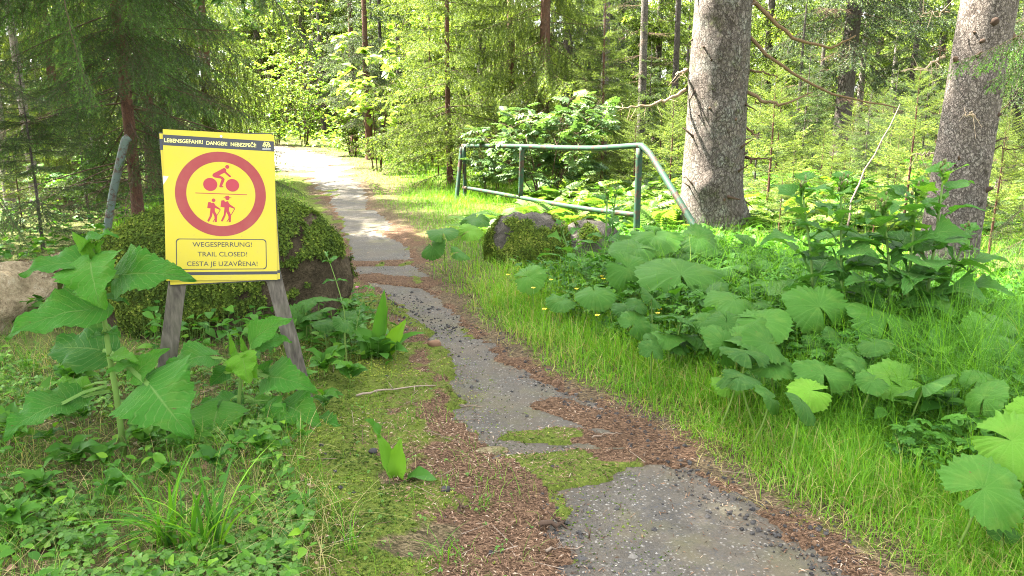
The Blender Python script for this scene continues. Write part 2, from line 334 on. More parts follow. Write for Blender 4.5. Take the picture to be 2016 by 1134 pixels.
def zones(x, y):
    """asphalt showing, needle litter, moss (0..1 each), signed side distance beyond the trail edge"""
    x = np.asarray(x, float).ravel(); y = np.asarray(y, float).ravel()
    s, hw = lat(x, y); out = np.abs(s)-hw
    n1 = fbm(x*3.1, y*3.1, 0, 3)-0.5; mb = np.zeros(len(x))
    for a, b, w in MBANDS: mb = np.maximum(mb, 1-sstep(w*0.4, w*1.6, segd(x, y, a, b)+(fbm(x*6, y*6, 0, 13)-0.5)*0.25))
    n2 = fbm(x*9, y*9, 0, 5)-0.5
    band = np.zeros(len(x))
    for a, b, w, k in BANDS: band = np.maximum(band, k*(1-sstep(w*0.6, w*1.3, segd(x, y, a, b)+n1*0.16+n2*0.08)))
    n4 = fbm(x*24, y*24, 0, 15, 2)-0.5
    asph = (1-sstep(-0.05, 0.05, out+n1*0.22+n2*0.14+n4*0.12))*(1-sstep(0.35, 0.65, band+0.5*n4))
    left = s < 0
    lw = np.where(left, 0.75+n1*1.2, 0.17+n1*0.45)*(1-0.55*sstep(3.6, 6.0, y)-0.35*sstep(9, 12, y))
    lit = np.maximum(band, 1-sstep(lw*0.45, lw, out+n2*0.25))
    ms = np.where(left, sstep(0.30, 0.75, out+n1*1.0+n2*0.4+0.32*sstep(3.3, 4.2, y))*(1-sstep(0.85, 1.35, out+0.5*n1)), 0.45*sstep(0.05, 0.2, out+n1*0.4)*(1-sstep(0.4, 0.7, out)))
    ms = np.maximum(ms, np.where(np.abs(s) < hw, sstep(0.50, 0.66, fbm(x*2.2+7, y*1.3, 0, 9)+np.where(left, 0.10, -0.06)-0.06*sstep(5, 7, y)), 0)); ms = np.maximum(ms, mb*0.85)
    return asph, lit, ms, out, s
def gz(x, y):
    sh = np.shape(x); x = np.asarray(x, float).ravel(); y = np.asarray(y, float).ravel()
    asph, lit, ms, out, s = zones(x, y)
    b = fbm(x*1.1, y*1.1, 0, 21)-0.5; b2 = fbm(x*7, y*7, 0, 22)-0.5
    bank = np.where(s > 0, 0.14*sstep(0.2, 1.6, out), 0.05*sstep(0.3, 1.4, out))*(1-sstep(6, 9, y))
    z = base_z(x, y)+(0.010+0.03*ms*np.where(out > 0, 1, 0.3)+0.02*lit*(b2+0.5)*sstep(-0.3, 0.2, out)+0.018*b2*sstep(0, 0.3, out)+bank+(0.22-0.10*sstep(7, 10, y))*b*sstep(0.1, 1.6, out))*(1-asph)-0.020*asph
    return z.reshape(sh) if sh else float(z[0])
def gp(px, py):
    p = G(px, py); return np.array([p[0], p[1], gz(p[0], p[1])])

def axis_pts(lo, hi, step, far, g):
    a = list(np.arange(lo, hi, step)); d = step
    while a[-1] < far[1]: d *= g; a.append(a[-1]+d)
    d = step
    while a[0] > far[0]: d *= g; a.insert(0, a[0]-d)
    return np.array(a)
xs = axis_pts(-2.9, 3.0, 0.024, (-170, 170), 1.07); ys = axis_pts(1.6, 7.4, 0.024, (-60, 220), 1.05)
X, Y = np.meshgrid(xs, ys); xf, yf = X.ravel(), Y.ravel()
asph, lit, ms, out, s_ = zones(xf, yf)
g = Geo(); nx, ny = len(xs), len(ys)
i, j = np.meshgrid(np.arange(ny-1), np.arange(nx-1), indexing='ij'); q = np.stack([i*nx+j, i*nx+j+1, (i+1)*nx+j+1, (i+1)*nx+j], -1).reshape(-1, 4)
g.add(np.stack([xf, yf, gz(xf, yf)], 1), q, 0, np.stack([lit, ms, np.clip(out, -1, 4)], 1))
k = NT('forest_floor'); x = k.attr(); p = k.pos()
fine = k.noise(95.0, 3, 0.7, p); mid = k.noise(14.0, 5, 0.65, p); big = k.noise(1.3, 4, 0.6, p)
needles = k.n('TexVoronoi', {'Vector': k.n('Mapping', {'Vector': p, 'Scale': (1, 2.6, 1), 'Rotation': (0, 0, 0.6)}).outputs[0], 'Scale': 75.0}).outputs[1]
nd = k.n('SeparateColor', {0: needles}).outputs[0]
litc = k.ramp(k.m('ADD', k.m('MULTIPLY', nd, 0.6), k.m('MULTIPLY', fine, 0.4)), [(0.15, (0.026, 0.016, 0.010)), (0.5, (0.092, 0.055, 0.033)), (0.85, (0.20, 0.125, 0.078))])
soil = k.ramp(k.m('ADD', k.m('MULTIPLY', mid, 0.5), k.m('MULTIPLY', nd, 0.5)), [(0.25, (0.030, 0.023, 0.015)), (0.6, (0.105, 0.077, 0.045)), (0.9, (0.26, 0.20, 0.12))])
mossc = k.ramp(k.m('ADD', k.m('MULTIPLY', fine, 0.65), k.m('MULTIPLY', mid, 0.35)), [(0.3, (0.030, 0.045, 0.010)), (0.55, (0.10, 0.13, 0.022)), (0.8, (0.22, 0.22, 0.05))])
weed = k.ramp(k.m('ADD', k.m('MULTIPLY', big, 0.5), k.m('MULTIPLY', mid, 0.5)), [(0.3, (0.045, 0.05, 0.018)), (0.55, (0.10, 0.13, 0.03)), (0.75, (0.17, 0.16, 0.06))])
c = k.mix(k.m('MULTIPLY', k.m('MULTIPLY', k.m('SUBTRACT', x[2], 0.3), 0.5, clamp=True), 0.7), soil, weed)
c = k.mix(k.m('MULTIPLY', k.m('MULTIPLY', k.m('SUBTRACT', k.m('ADD', x[0], k.m('MULTIPLY', mid, 0.6)), 0.62), 4.0, clamp=True), 0.95), c, litc)
c = k.mix(k.m('MULTIPLY', k.m('SUBTRACT', k.m('ADD', k.m('MULTIPLY', x[1], 0.8), k.m('MULTIPLY', mid, 0.7)), 0.68), 5.0, clamp=True), c, mossc)
M['ground'] = k.done(k.pbr(c, 0.95, 0.08, k.bump(k.m('ADD', k.m('MULTIPLY', nd, 0.6), k.m('ADD', fine, mid)), 0.7, 0.02)))
tag(g.build('ground', M['ground']), 'mossy forest floor strewn with brown needles', kind='structure')
# trail strip of old grey asphalt, lying over the ground where it is bare
g = Geo(); NC = 17; off = np.linspace(-1.25, 1.25, NC); nrml2 = np.stack([CT[:, 1], -CT[:, 0]], 1)
PX = CC[:, None]+nrml2[:, None]*(off[None, :, None]*(WW[:, None, None]+0.12))
px_, py_ = PX[..., 0].ravel(), PX[..., 1].ravel()
pz = base_z(px_, py_)+0.006*(fbm(px_*6, py_*6, 0, 31)-0.5)+0.03*(fbm(px_*0.9, py_*0.9, 0, 32)-0.5)*0.4
n_ = len(CC); i, j = np.meshgrid(np.arange(n_-1), np.arange(NC-1), indexing='ij')
edge = np.tile(np.abs(off), n_)
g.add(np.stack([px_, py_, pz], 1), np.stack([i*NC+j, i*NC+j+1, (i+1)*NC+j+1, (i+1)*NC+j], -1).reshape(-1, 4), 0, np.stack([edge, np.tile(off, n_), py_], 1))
k = NT('old_asphalt'); x = k.attr(); p = k.pos()
agg = k.n('TexVoronoi', {'Vector': p, 'Scale': 130.0}); ac = k.n('SeparateColor', {0: agg.outputs[1]}).outputs[0]
mid = k.noise(5.0, 6, 0.65, p); big = k.noise(1.6, 5, 0.6, p); fine = k.noise(220.0, 2, 0.6, p)
c = k.ramp(k.m('ADD', k.m('MULTIPLY', mid, 0.55), k.m('ADD', k.m('MULTIPLY', fine, 0.25), k.m('MULTIPLY', ac, 0.2))), [(0.25, (0.028, 0.025, 0.021)), (0.55, (0.066, 0.060, 0.050)), (0.8, (0.12, 0.108, 0.090))])
c = k.mix(k.m('MULTIPLY', k.m('SUBTRACT', ac, 0.93), 12.0, clamp=True), c, (0.24, 0.23, 0.21))
c = k.mix(k.m('MULTIPLY', k.m('SUBTRACT', 0.12, ac), 7.0, clamp=True), c, (0.05, 0.052, 0.058))
c = k.mix(k.m('MULTIPLY', k.m('MULTIPLY', k.m('SUBTRACT', k.m('ADD', big, k.m('MULTIPLY', mid, 0.5)), 0.76), 5.0, clamp=True), 0.75), c, (0.070, 0.068, 0.026)); c = k.mix(k.m('MULTIPLY', k.m('SUBTRACT', k.noise(2.6, 6, 0.7, p), 0.40), 3.0, clamp=True), c, k.mix(0.65, c, (0.100, 0.078, 0.050)))
c = k.mix(k.m('MULTIPLY', k.m('MULTIPLY', k.m('SUBTRACT', x[0], 0.72), 3.0, clamp=True), 0.75), c, (0.05, 0.045, 0.042))
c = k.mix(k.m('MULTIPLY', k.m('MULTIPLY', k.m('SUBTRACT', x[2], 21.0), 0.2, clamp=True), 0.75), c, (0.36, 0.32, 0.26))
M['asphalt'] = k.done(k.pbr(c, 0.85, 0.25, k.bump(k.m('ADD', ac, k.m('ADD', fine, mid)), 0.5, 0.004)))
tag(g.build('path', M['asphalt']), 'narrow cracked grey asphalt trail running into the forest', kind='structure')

# ------------------------------------------------------------------ spruces
def bough(L, seed, step=0.055, latl=0.40, ang=55, weep=0.25, sag=(0.28, 0.20), sub=0.06, bare=0.10, nd=100, nl=0.017, nw=0.0030, tips=0.7, rw=0.011, tipt=(0.6, 1.0), nspread=0.85):
    """one spruce bough pointing along +X, as wood prisms and needle triangles"""
    rg = np.random.RandomState(seed); S, E, R0, R1, K = [], [], [], [], []
    m = 12; t = np.linspace(0, 1, m)
    P = np.stack([L*t, 0.03*L*np.cumsum(rg.randn(m))*0.15, -sag[0]*L*t**1.5+sag[1]*L*t**3], 1)
    for i in range(m-1): S.append(P[i]); E.append(P[i+1]); R0.append(rw*L*0.5*(1-t[i]*0.92)); R1.append(rw*L*0.5*(1-t[i+1]*0.92)); K.append(0 if t[i] < bare+0.05 else (1 if i < m-2 else 3))
    T = bare; sd = 1
    while T < 0.985:
        sd = -sd; b = np.array([np.interp(T, t, P[:, c]) for c in range(3)])
        l = (latl*L*(1-T)**0.62*(0.55+0.6*rg.rand())*min(1, (T-bare)*5+0.35)+0.06)
        a = rad(ang*(0.8+0.4*rg.rand()))*sd*(1-0.35*T); d = np.array([math.cos(a), math.sin(a), -weep*(0.5+rg.rand())+0.08]); d /= np.linalg.norm(d)
        ns = 3 if l > 0.15 else 2; pts = [b]
        for q in range(ns):
            d = d+np.array([0.10, 0, -weep*0.35])+0.10*rg.randn(3); d /= np.linalg.norm(d); pts.append(pts[-1]+d*l/ns)
        r = 0.0035*(0.5+l)
        for q in range(ns): S.append(pts[q]); E.append(pts[q+1]); R0.append(r*(1-q/ns*0.8)); R1.append(r*(1-(q+1)/ns*0.8)); K.append(1 if q < ns-1 else 3)
        if l > 0.12:
            u = sub*0.8; s2 = 1; pa = np.array(pts)
            while u < l*0.92:
                s2 = -s2; f = u/l*ns; q0 = min(int(f), ns-1); bb = pa[q0]+(pa[q0+1]-pa[q0])*(f-q0); dd = pa[q0+1]-pa[q0]; dd = dd/np.linalg.norm(dd)
                aa = s2*rad(42+18*rg.rand()); ca, sa = math.cos(aa), math.sin(aa)
                e = np.array([dd[0]*ca-dd[1]*sa, dd[0]*sa+dd[1]*ca, dd[2]-weep*0.9*rg.rand()]); e /= np.linalg.norm(e)
                l2 = (l-u)*0.42*(0.5+0.7*rg.rand())+0.035
                mp = bb+e*l2*0.55; ep = mp+(e+np.array([0, 0, -weep*0.5]))*l2*0.45
                S += [bb, mp]; E += [mp, ep]; R0 += [0.0016, 0.0012]; R1 += [0.0012, 0.0006]; K += [2, 3]; u += sub*(0.7+0.6*rg.rand())
        T += step/L*(0.6+0.8*rg.rand())
    S, E, R0, R1, K = map(np.array, (S, E, R0, R1, K)); out = {}
    wv, wf = seg_tubes(S, E, R0, R1, 3); out['wv'], out['wf'] = wv, wf
    if nd > 0:
        ln = np.linalg.norm(E-S, axis=1); live = K > 0
        cnt = np.where(live, np.maximum(1, (ln*nd*(0.75+0.5*rg.rand(len(ln)))).astype(int)), 0)
        idx = np.repeat(np.arange(len(S)), cnt); n = len(idx); u = rg.rand(n)
        d = nrm(E-S)[idx]; pos = S[idx]+(E-S)[idx]*u[:, None]
        rv = rg.randn(n, 3); rv[:, 2] = rv[:, 2]*0.75+0.15; rv -= d*(rv*d).sum(1)[:, None]; rv = nrm(rv)
        nd_ = nrm(d*(1-nspread*0.45)+rv*nspread); l = nl*(0.75+0.5*rg.rand(n)); w = nrm(np.cross(nd_, rg.randn(n, 3)))*nw*0.5
        v = np.stack([pos-w, pos+w, pos+nd_*l[:, None]], 1).reshape(-1, 3)
        seg_t = rg.rand(len(S)); istip = (K == 3) & (rg.rand(len(S)) < tips)
        tt = np.where(istip[idx], tipt[0]+(tipt[1]-tipt[0])*seg_t[idx]*np.clip(0.4+u, 0, 1), 0.05+0.38*seg_t[idx])+0.08*rg.randn(n)
        out['nv'] = v; out['nt'] = np.repeat(np.clip(tt, 0, 1), 3); out['nf'] = np.arange(3*n).reshape(-1, 3)
    return out
def add_boughs(g, tmpl, which, Mx, off, wood=0, ndl=1, woodt=0.35, dt=0.0):
    which = np.asarray(which)
    for k_, T_ in enumerate(tmpl):
        I = np.where(which == k_)[0]
        if not len(I): continue
        v, f = inst(T_['wv'], [T_['wf']], Mx[I], off[I]); g.add(v, f, wood, (woodt, 0, 0))
        if 'nv' in T_:
            v, f = inst(T_['nv'], [T_['nf']], Mx[I], off[I]); tt = np.tile(T_['nt'], len(I))+np.repeat(rs.randn(len(I))*0.07+dt, len(T_['nt']))
            g.add(v, f, ndl, np.stack([np.clip(tt, 0, 1), tt*0, tt*0], 1))
def bough_mats(az, pitch, roll, sc):
    return np.einsum('nij,njk,nkl->nil', rotz(az), roty(-np.asarray(pitch)), rotx(roll))*np.asarray(sc)[:, None, None]
def trunk_line(h, wob=0.02, lean=(0, 0), seed=0, n=24):
    t = np.linspace(0, 1, n)**1.3; rg = np.random.RandomState(seed)
    a, b = rg.rand(2)*6
    return np.stack([lean[0]*h*t+wob*np.sin(t*7+a)*h*0.1, lean[1]*h*t+wob*np.sin(t*6+b)*h*0.1, h*t], 1)
def trunk_geo(h, r, wob=0.02, lean=(0, 0), seed=0, n=14, flare=0.45, top=0.08, sink=0.25):
    P = trunk_line(h, wob, lean, seed, 26); t = P[:, 2]/h
    R = r*((1-t)**0.85*(1-top)+top)*(1+flare*np.exp(-P[:, 2]/(1.6*r)))
    P = np.vstack([P[:1]-[0, 0, sink], P]); R = np.concatenate([[R[0]*1.15], R])
    v, f = tube(P, R, n); return v, f, P, R
def spruce(name, label, cat, h, r, z0, Lm, tm, nb=70, pitch=(-0.35, 0.5), barkm='bark_dark', ndlm='needle', dead=None, split=None, tm_hi=None, nb_hi=0, lean=(0, 0), seed=1, low=0.6, power=0.8, group=None, flare=0.45, nside=14, dt=0.0, wob=0.02):
    """spruce with its foot at the origin: trunk, crown and, if asked, bare dead branches; tm_hi: coarser boughs above the height split"""
    rg = np.random.RandomState(seed); root = thing(name, label, cat, group=group)
    v, f, P, R = trunk_geo(h, r, wob, lean, seed, nside, flare); g = Geo(); g.add(v, f, 0); g.build('trunk', M[barkm], root)
    ax = lambda z: np.stack([np.interp(z, P[:, 2], P[:, 0]), np.interp(z, P[:, 2], P[:, 1]), z], -1)
    g = Geo()
    def put(za, zb, n, T_):
        z = za+(zb-za)*np.sort(rg.rand(n))**(0.85); q = (z-z0)/(h-z0)
        L = Lm*np.clip(1-q, 0, 1)**power*np.clip(low+(1-low)*q/0.18, 0, 1)*(0.7+0.45*rg.rand(n))+0.12
        pt = pitch[0]+(pitch[1]-pitch[0])*q+0.10*rg.randn(n); az = np.arange(n)*2.39996+0.5*rg.randn(n)
        add_boughs(g, T_, rg.randint(0, len(T_), n), bough_mats(az, pt, 0.18*rg.randn(n), L/2.0), ax(z), dt=dt)
    if split: put(z0, split, nb, tm); put(split, h*0.985, nb_hi, tm_hi)
    else: put(z0, h*0.985, nb, tm)
    g.build('crown', [M['twig'], M[ndlm]], root)
    if dead:
        za, zb, n, Ld, T_ = dead; g = Geo(); z = za+(zb-za)*rg.rand(n)
        add_boughs(g, T_, rg.randint(0, len(T_), n), bough_mats(np.arange(n)*2.4+rg.rand(n), 0.1*rg.randn(n)-0.05, 0.3*rg.randn(n), Ld/2.0*(0.5+0.7*rg.rand(n))), ax(z), woodt=0.45)
        g.build('dead_branches', [M['twig'], M[ndlm]], root)
    return root
def move(o, p, rz=0.0, sc=1.0):
    o.location = p; o.rotation_euler = (0, 0, rz); o.scale = (sc, sc, sc); return o
T_fine = [bough(2.0, 11+q, 0.05, 0.42, 55, 0.45, (0.30, 0.10), 0.06, 0.18, 190, 0.022, 0.0062, 0.40) for q in range(3)]
T_tip = [bough(2.0, 91+q, 0.06, 0.40, 52, 0.75, (0.22, 0.10), 0.075, 0.20, 210, 0.022, 0.0066, 1.0, tipt=(0.55, 1.0)) for q in range(2)]
T_mid = [bough(2.0, 31+q, 0.075, 0.42, 55, 0.40, (0.28, 0.16), 0.085, 0.10, 120, 0.036, 0.013, 0.62) for q in range(3)]
T_weep = [bough(2.0, 41+q, 0.075, 0.36, 62, 1.25, (0.40, 0.22), 0.085, 0.10, 120, 0.036, 0.013, 0.6) for q in range(3)]
T_sap = [bough(2.0, 51+q, 0.11, 0.42, 50, 0.12, (0.10, 0.12), 0.12, 0.04, 100, 0.042, 0.017, 0.8) for q in range(3)]
T_far = [bough(2.0, 61+q, 0.13, 0.46, 55, 0.5, (0.32, 0.18), 0.16, 0.06, 60, 0.080, 0.034, 0.6, rw=0.012) for q in range(3)]
T_dead = [bough(2.0, 71+q, 0.07, 0.34, 50, 0.30, (0.22, 0.10), 0.10, 0.12, 0) for q in range(3)]
T_deadn = [bough(2.0, 81+q, 0.09, 0.36, 52, 0.35, (0.25, 0.05), 0.09, 0.45, 26, 0.018, 0.0034, 0.3) for q in range(3)]
# ------------------------------------------------------------------ trees that the photograph shows one by one
def PT(px, Y, py=300):
    d = ray(px, py); x = d[0]/d[1]*Y; return np.array([x, Y, gz(x, Y)])
def leaf_tmpl(nt=6, w=0.34, peak=0.4, fold=0.18, droop=0.25, tipx=1.0, nv=1):
    """small plain leaf along +X, length 1"""
    t = np.linspace(0, 1, nt); wf = w*np.where(t < peak, np.sin(t/peak*math.pi/2)**0.8, np.cos((t-peak)/(1-peak)*math.pi/2)**tipx)
    wf[0] = 0.02; wf[-1] = 0.006; vs = np.linspace(-1, 1, 2*nv+1)
    Xv = np.repeat(t[:, None], len(vs), 1); Yv = wf[:, None]*vs[None]; Zv = np.abs(Yv)*fold*2-droop*Xv**2
    n = len(vs); i, j = np.meshgrid(np.arange(nt-1), np.arange(n-1), indexing='ij')
    f = np.stack([i*n+j, (i+1)*n+j, (i+1)*n+j+1, i*n+j+1], -1).reshape(-1, 4)
    return np.stack([Xv, Yv, Zv], -1).reshape(-1, 3), f, np.stack([Xv*0, Xv, np.repeat(vs[None], nt, 0)], -1).reshape(-1, 3)
def merge_tmpl(parts):
    V, Fq, A = [], [], []; n = 0
    for v, f, a in parts: V.append(v); Fq.append(f+n); A.append(a); n += len(v)
    return np.vstack(V), np.vstack(Fq), np.vstack(A)
def xform(tm, sc=1.0, az=0.0, pitch=0.0, off=(0, 0, 0), roll=0.0):
    v, f, a = tm; Mx = (rotz(np.array(az)) @ roty(np.array(-pitch)) @ rotx(np.array(roll)))*sc
    return v @ Mx.T+np.asarray(off), f, a
def put_leaves(g, tm, pos, az, pitch, roll, sc, tint, mat=0):
    v, f = inst(tm[0], [tm[1]], bough_mats(az, pitch, roll, sc), np.asarray(pos))
    A = np.tile(tm[2], (len(pos), 1)); A[:, 0] = np.repeat(np.clip(tint, 0, 1), len(tm[0])); g.add(v, f, mat, A)
OVAL = leaf_tmpl(5, 0.26, 0.42, 0.2, 0.2); WIDE = leaf_tmpl(5, 0.40, 0.38, 0.15, 0.25); NARROW = leaf_tmpl(5, 0.15, 0.4, 0.2, 0.35)
def pinnate(pairs, L, leafl, tm=OVAL):
    p = []
    for i in range(pairs):
        x = L*(0.30+0.62*i/max(1, pairs-1))
        for s in (-1, 1): p.append(xform(tm, leafl*(0.75+0.25*math.sin(math.pi*(i+1)/(pairs+1))), s*rad(62), -0.08, (x, 0, -0.12*x*x/L)))
    p.append(xform(tm, leafl, 0, -0.2, (L*0.93, 0, -0.12*L)))
    t = np.linspace(0, L*0.95, 5)[:, None]; rw = 0.0022
    v = np.concatenate([np.hstack([t, t*0-rw, -0.12*t*t/L]), np.hstack([t, t*0+rw, -0.12*t*t/L])]); f = np.array([[i, i+1, i+6, i+5] for i in range(4)])
    return merge_tmpl(p+[(v, f, np.zeros((10, 3)))])
PINN = pinnate(4, 0.24, 0.105); PINN_S = pinnate(5, 0.18, 0.06)
def shrub(name, label, cat, stems, leaf_n, tm, lsc, matn, hmin=0.3, spread=0.35, twigs=9, group=None, stemm='twig', seed=3, tints=(0.2, 0.8), r0=0.010, pitch=0.05):
    """bush: stems are polylines from the ground; twigs leave them and carry leaves"""
    rg = np.random.RandomState(seed); root = thing(name, label, cat, group=group); g = Geo(); P, AZ = [], []; S, E = [], []
    gl = Geo()
    for st in stems:
        st = np.asarray(st, float); v, f = tube(st, np.linspace(r0, r0*0.25, len(st)), 6); g.add(v, f, 0, (0.25, 0, 0))
        u = np.linspace(0, 1, len(st))
        for q in range(twigs):
            t = hmin+(1-hmin)*rg.rand(); b = np.array([np.interp(t, u, st[:, c]) for c in range(3)])
            az = rg.rand()*2*math.pi; l = spread*(0.4+0.8*rg.rand())*(1.1-0.6*t); e = b+np.array([math.cos(az)*l, math.sin(az)*l, l*(0.25+0.4*rg.rand())])
            S.append(b); E.append(e)
    S, E = np.array(S), np.array(E); v, f = seg_tubes(S, E, r0*0.35, r0*0.12, 4); g.add(v, f, 0, (0.35, 0, 0))
    idx = rg.randint(0, len(S), leaf_n); u = 0.25+0.75*rg.rand(leaf_n)**0.7; pos = S[idx]+(E-S)[idx]*u[:, None]
    d = (E-S)[idx]; az = np.arctan2(d[:, 1], d[:, 0])+rg.choice([-1, 1], leaf_n)*rg.rand(leaf_n)*1.5
    put_leaves(gl, tm, pos, az, pitch+0.3*rg.randn(leaf_n), 0.35*rg.randn(leaf_n), lsc*(0.6+0.6*rg.rand(leaf_n)), tints[0]+(tints[1]-tints[0])*rg.rand(leaf_n))
    g.build('stem', M[stemm], root); gl.build('foliage', M[matn], root); return root

# the large grey spruce beside the barrier
def big_trunk(name, label, px, Y, r, h, lean, matn, seed, z0, Lm, flare, lumps, dead, crown_boughs=60):
    rg = np.random.RandomState(seed); loc = PT(px, Y); root = thing(name, label, 'tree', loc)
    nz, na = 150, 56; z = np.concatenate([np.linspace(-0.3, 4.6, 118), np.linspace(4.75, h, 32)]); th = np.arange(na)/na*2*math.pi
    Z, A = np.meshgrid(z, th, indexing='ij')
    R = r*np.clip(1-Z/h, 0.02, 1)**0.75*(1+flare*np.exp(-np.clip(Z, 0, 9)/0.42)*(1+0.55*np.cos(5*A+seed)+0.3*np.cos(3*A+1.0)))
    R *= 1+0.055*(fbm(np.cos(A)*1.6, np.sin(A)*1.6, Z*1.3, seed, 4)-0.5)*2+0.02*(fbm(np.cos(A)*9, np.sin(A)*9, Z*6, seed+3, 3)-0.5)*2
    for (lz, la, lh, lw) in lumps: R += lh*np.exp(-(((Z-lz)/lw)**2+((np.angle(np.exp(1j*(A-la)))*r)/lw)**2))
    Vx = np.stack([R*np.cos(A)+lean[0]*Z, R*np.sin(A)+lean[1]*Z, Z], -1).reshape(-1, 3)
    i, j = np.meshgrid(np.arange(len(z)-1), np.arange(na), indexing='ij'); j2 = (j+1) % na
    g = Geo(); g.add(Vx, np.stack([i*na+j, i*na+j2, (i+1)*na+j2, (i+1)*na+j], -1).reshape(-1, 4)); g.build('trunk', M[matn], root)
    for q in range(34):
        zz = 0.5+3.9*rg.rand(); a = -math.pi/2+rg.uniform(-1.7, 1.7); rr = r*(1-zz/h)**0.75*0.96
        b = np.array([math.cos(a)*rr+lean[0]*zz, math.sin(a)*rr+lean[1]*zz, zz]); d = nrm(np.array([math.cos(a), math.sin(a), rg.uniform(-0.3, 0.5)])+0.3*rg.randn(3)); l = rg.choice([0.035, 0.05, 0.07, 0.16])*(r/0.45+0.4)
        v, f = tube(np.array([b-d*0.03, b+d*l*0.3, b+d*l]), np.array([0.030, 0.016, 0.006])*(0.6+1.5*rg.rand()**2), 7); g = Geo(); g.add(v, f, 0, (0.05+0.5*rg.rand()**2, 0, 0)); g.build('branch_stub', M['twig'], root)
    for pts, r0, tint in dead:
        P = np.array([at(a, b, c) for a, b, c in pts])-loc; u = np.linspace(0, 1, len(P)); uu = np.linspace(0, 1, 16)
        P = np.stack([np.interp(uu, u, P[:, c]) for c in range(3)], 1)
        for _ in range(2): P[1:-1] = (P[:-2]+2*P[1:-1]+P[2:])/4
        P[1:-1] += 0.012*rg.randn(14, 3)
        v, f = tube(P, np.linspace(r0, r0*0.3, 16), 7); g = Geo(); g.add(v, f, 0, (tint, 0, 0))
        n = int(len(pts)*3.5); k_ = rg.randint(2, 15, n); b = P[k_]; d = nrm(rg.randn(n, 3)+[0.4, 0, -0.5]); l = rg.rand(n)*0.22+0.04
        v, f = seg_tubes(b, b+d*l[:, None], 0.0035, 0.0012, 4); g.add(v, f, 0, (min(1, tint+0.25), 0, 0)); g.build('dead_branch', M['twig_ochre'], root)
    g = Geo(); n = crown_boughs; zz = z0+(h-z0)*np.sort(rg.rand(n))**0.8*0.97; q = (zz-z0)/(h-z0)
    add_boughs(g, T_far, rg.randint(0, 3, n), bough_mats(np.arange(n)*2.4, -0.3+0.8*q, 0.2*rg.randn(n), (Lm*(1-q)**0.8+0.2)/2*(0.8+0.4*rg.rand(n))), np.stack([lean[0]*zz, lean[1]*zz, zz], 1)); g.build('crown', [M['twig'], M['needle']], root)
    return root
big_trunk('spruce_tree', 'thick grey spruce trunk with broken stubs standing by the end of the green barrier', 1405, 10.9, 0.44, 24, (0.004, 0), 'bark', 5, 5.4, 3.2, 0.09,
          [(0.28, -0.35, 0.10, 0.22), (0.75, -2.0, 0.06, 0.16), (2.6, -1.4, 0.035, 0.2), (1.75, -1.7, 0.03, 0.15), (3.1, -2.5, 0.04, 0.15), (2.2, -2.9, 0.05, 0.12)],
          [([(1470, -15, 10.9), (1530, 50, 10.6), (1580, 85, 10.4), (1640, 97, 10.3), (1685, 70, 10.2)], 0.032, 0.5), ([(1462, 58, 10.9), (1510, 110, 10.6), (1560, 145, 10.4), (1620, 180, 10.2), (1680, 195, 10.0), (1765, 212, 9.8)], 0.028, 0.45),
           ([(1458, 176, 10.9), (1510, 202, 10.7), (1550, 206, 10.5), (1600, 182, 10.4)], 0.030, 0.55), ([(1350, 176, 10.9), (1310, 200, 10.7), (1260, 210, 10.6), (1217, 212, 10.5)], 0.026, 0.7),
           ([(1462, 136, 10.9), (1500, 143, 10.8), (1532, 150, 10.7)], 0.022, 0.4), ([(1460, 308, 10.9), (1490, 312, 10.7), (1516, 313, 10.6)], 0.024, 0.2), ([(1460, 246, 10.9), (1500, 272, 10.7)], 0.020, 0.5), ([(1352, 138, 10.9), (1330, 148, 10.7)], 0.03, 0.75)])
big_trunk('spruce_tree', 'scaly spruce trunk with a pale sunlit edge rising behind the tall sow thistles', 1884, 6.75, 0.24, 19, (0.045, 0.0), 'bark2', 9, 5.0, 2.6, 0.12,
          [(1.9, -1.5, 0.02, 0.12), (1.2, -1.2, 0.02, 0.1)],
          [([(1860, 112, 6.75), (1830, 128, 6.6), (1780, 142, 6.5)], 0.011, 0.95), ([(1866, 100, 6.7), (1835, 94, 6.5)], 0.006, 0.1), ([(1838, 304, 6.7), (1797, 305, 6.6)], 0.010, 0.95), ([(1945, 290, 6.7), (1985, 292, 6.6), (2030, 290, 6.5)], 0.008, 0.1), ([(1870, 25, 6.7), (1810, 27, 6.5)], 0.006, 0.8),
           ([(1920, 228, 6.5), (1900, 224, 6.45)], 0.008, 0.95), ([(1900, 580, 6.6), (1960, 560, 6.4), (2030, 540, 6.2)], 0.008, 0.05)])

L1 = spruce('spruce_tree', 'slim reddish spruce trunk with drooping dark boughs behind the yellow sign', 'tree', 20, 0.088, 1.55, 2.75, T_fine, 40, (-0.30, 0.4), 'bark_red', 'needle_fresh', (0.5, 3.0, 34, 2.5, T_deadn), 4.6, T_far, 110, seed=12, low=0.9, power=0.75)
move(L1, PT(254, 11.2), 0.5)
proto = {}
proto['tall'] = spruce('spruce_tree', 'x', 'tree', 13, 0.17, 2.0, 2.2, T_mid, 40, (-0.40, 0.45), 'bark_dark', 'needle_grey', (0.5, 3.4, 26, 1.6, T_dead), 5.6, T_far, 44, seed=21, low=0.7)
proto['weep'] = spruce('spruce_tree', 'x', 'tree', 10, 0.14, 0.9, 2.4, T_weep, 64, (-0.35, 0.45), 'bark_red', 'needle_lime', (0.3, 1.4, 14, 1.8, T_dead), 5.2, T_far, 30, seed=22, low=0.85)
proto['young'] = spruce('spruce_tree', 'x', 'tree', 7.5, 0.065, 0.25, 2.3, T_mid, 120, (-0.22, 0.55), 'bark_red', 'needle_lime', None, seed=23, low=0.75, power=0.9)
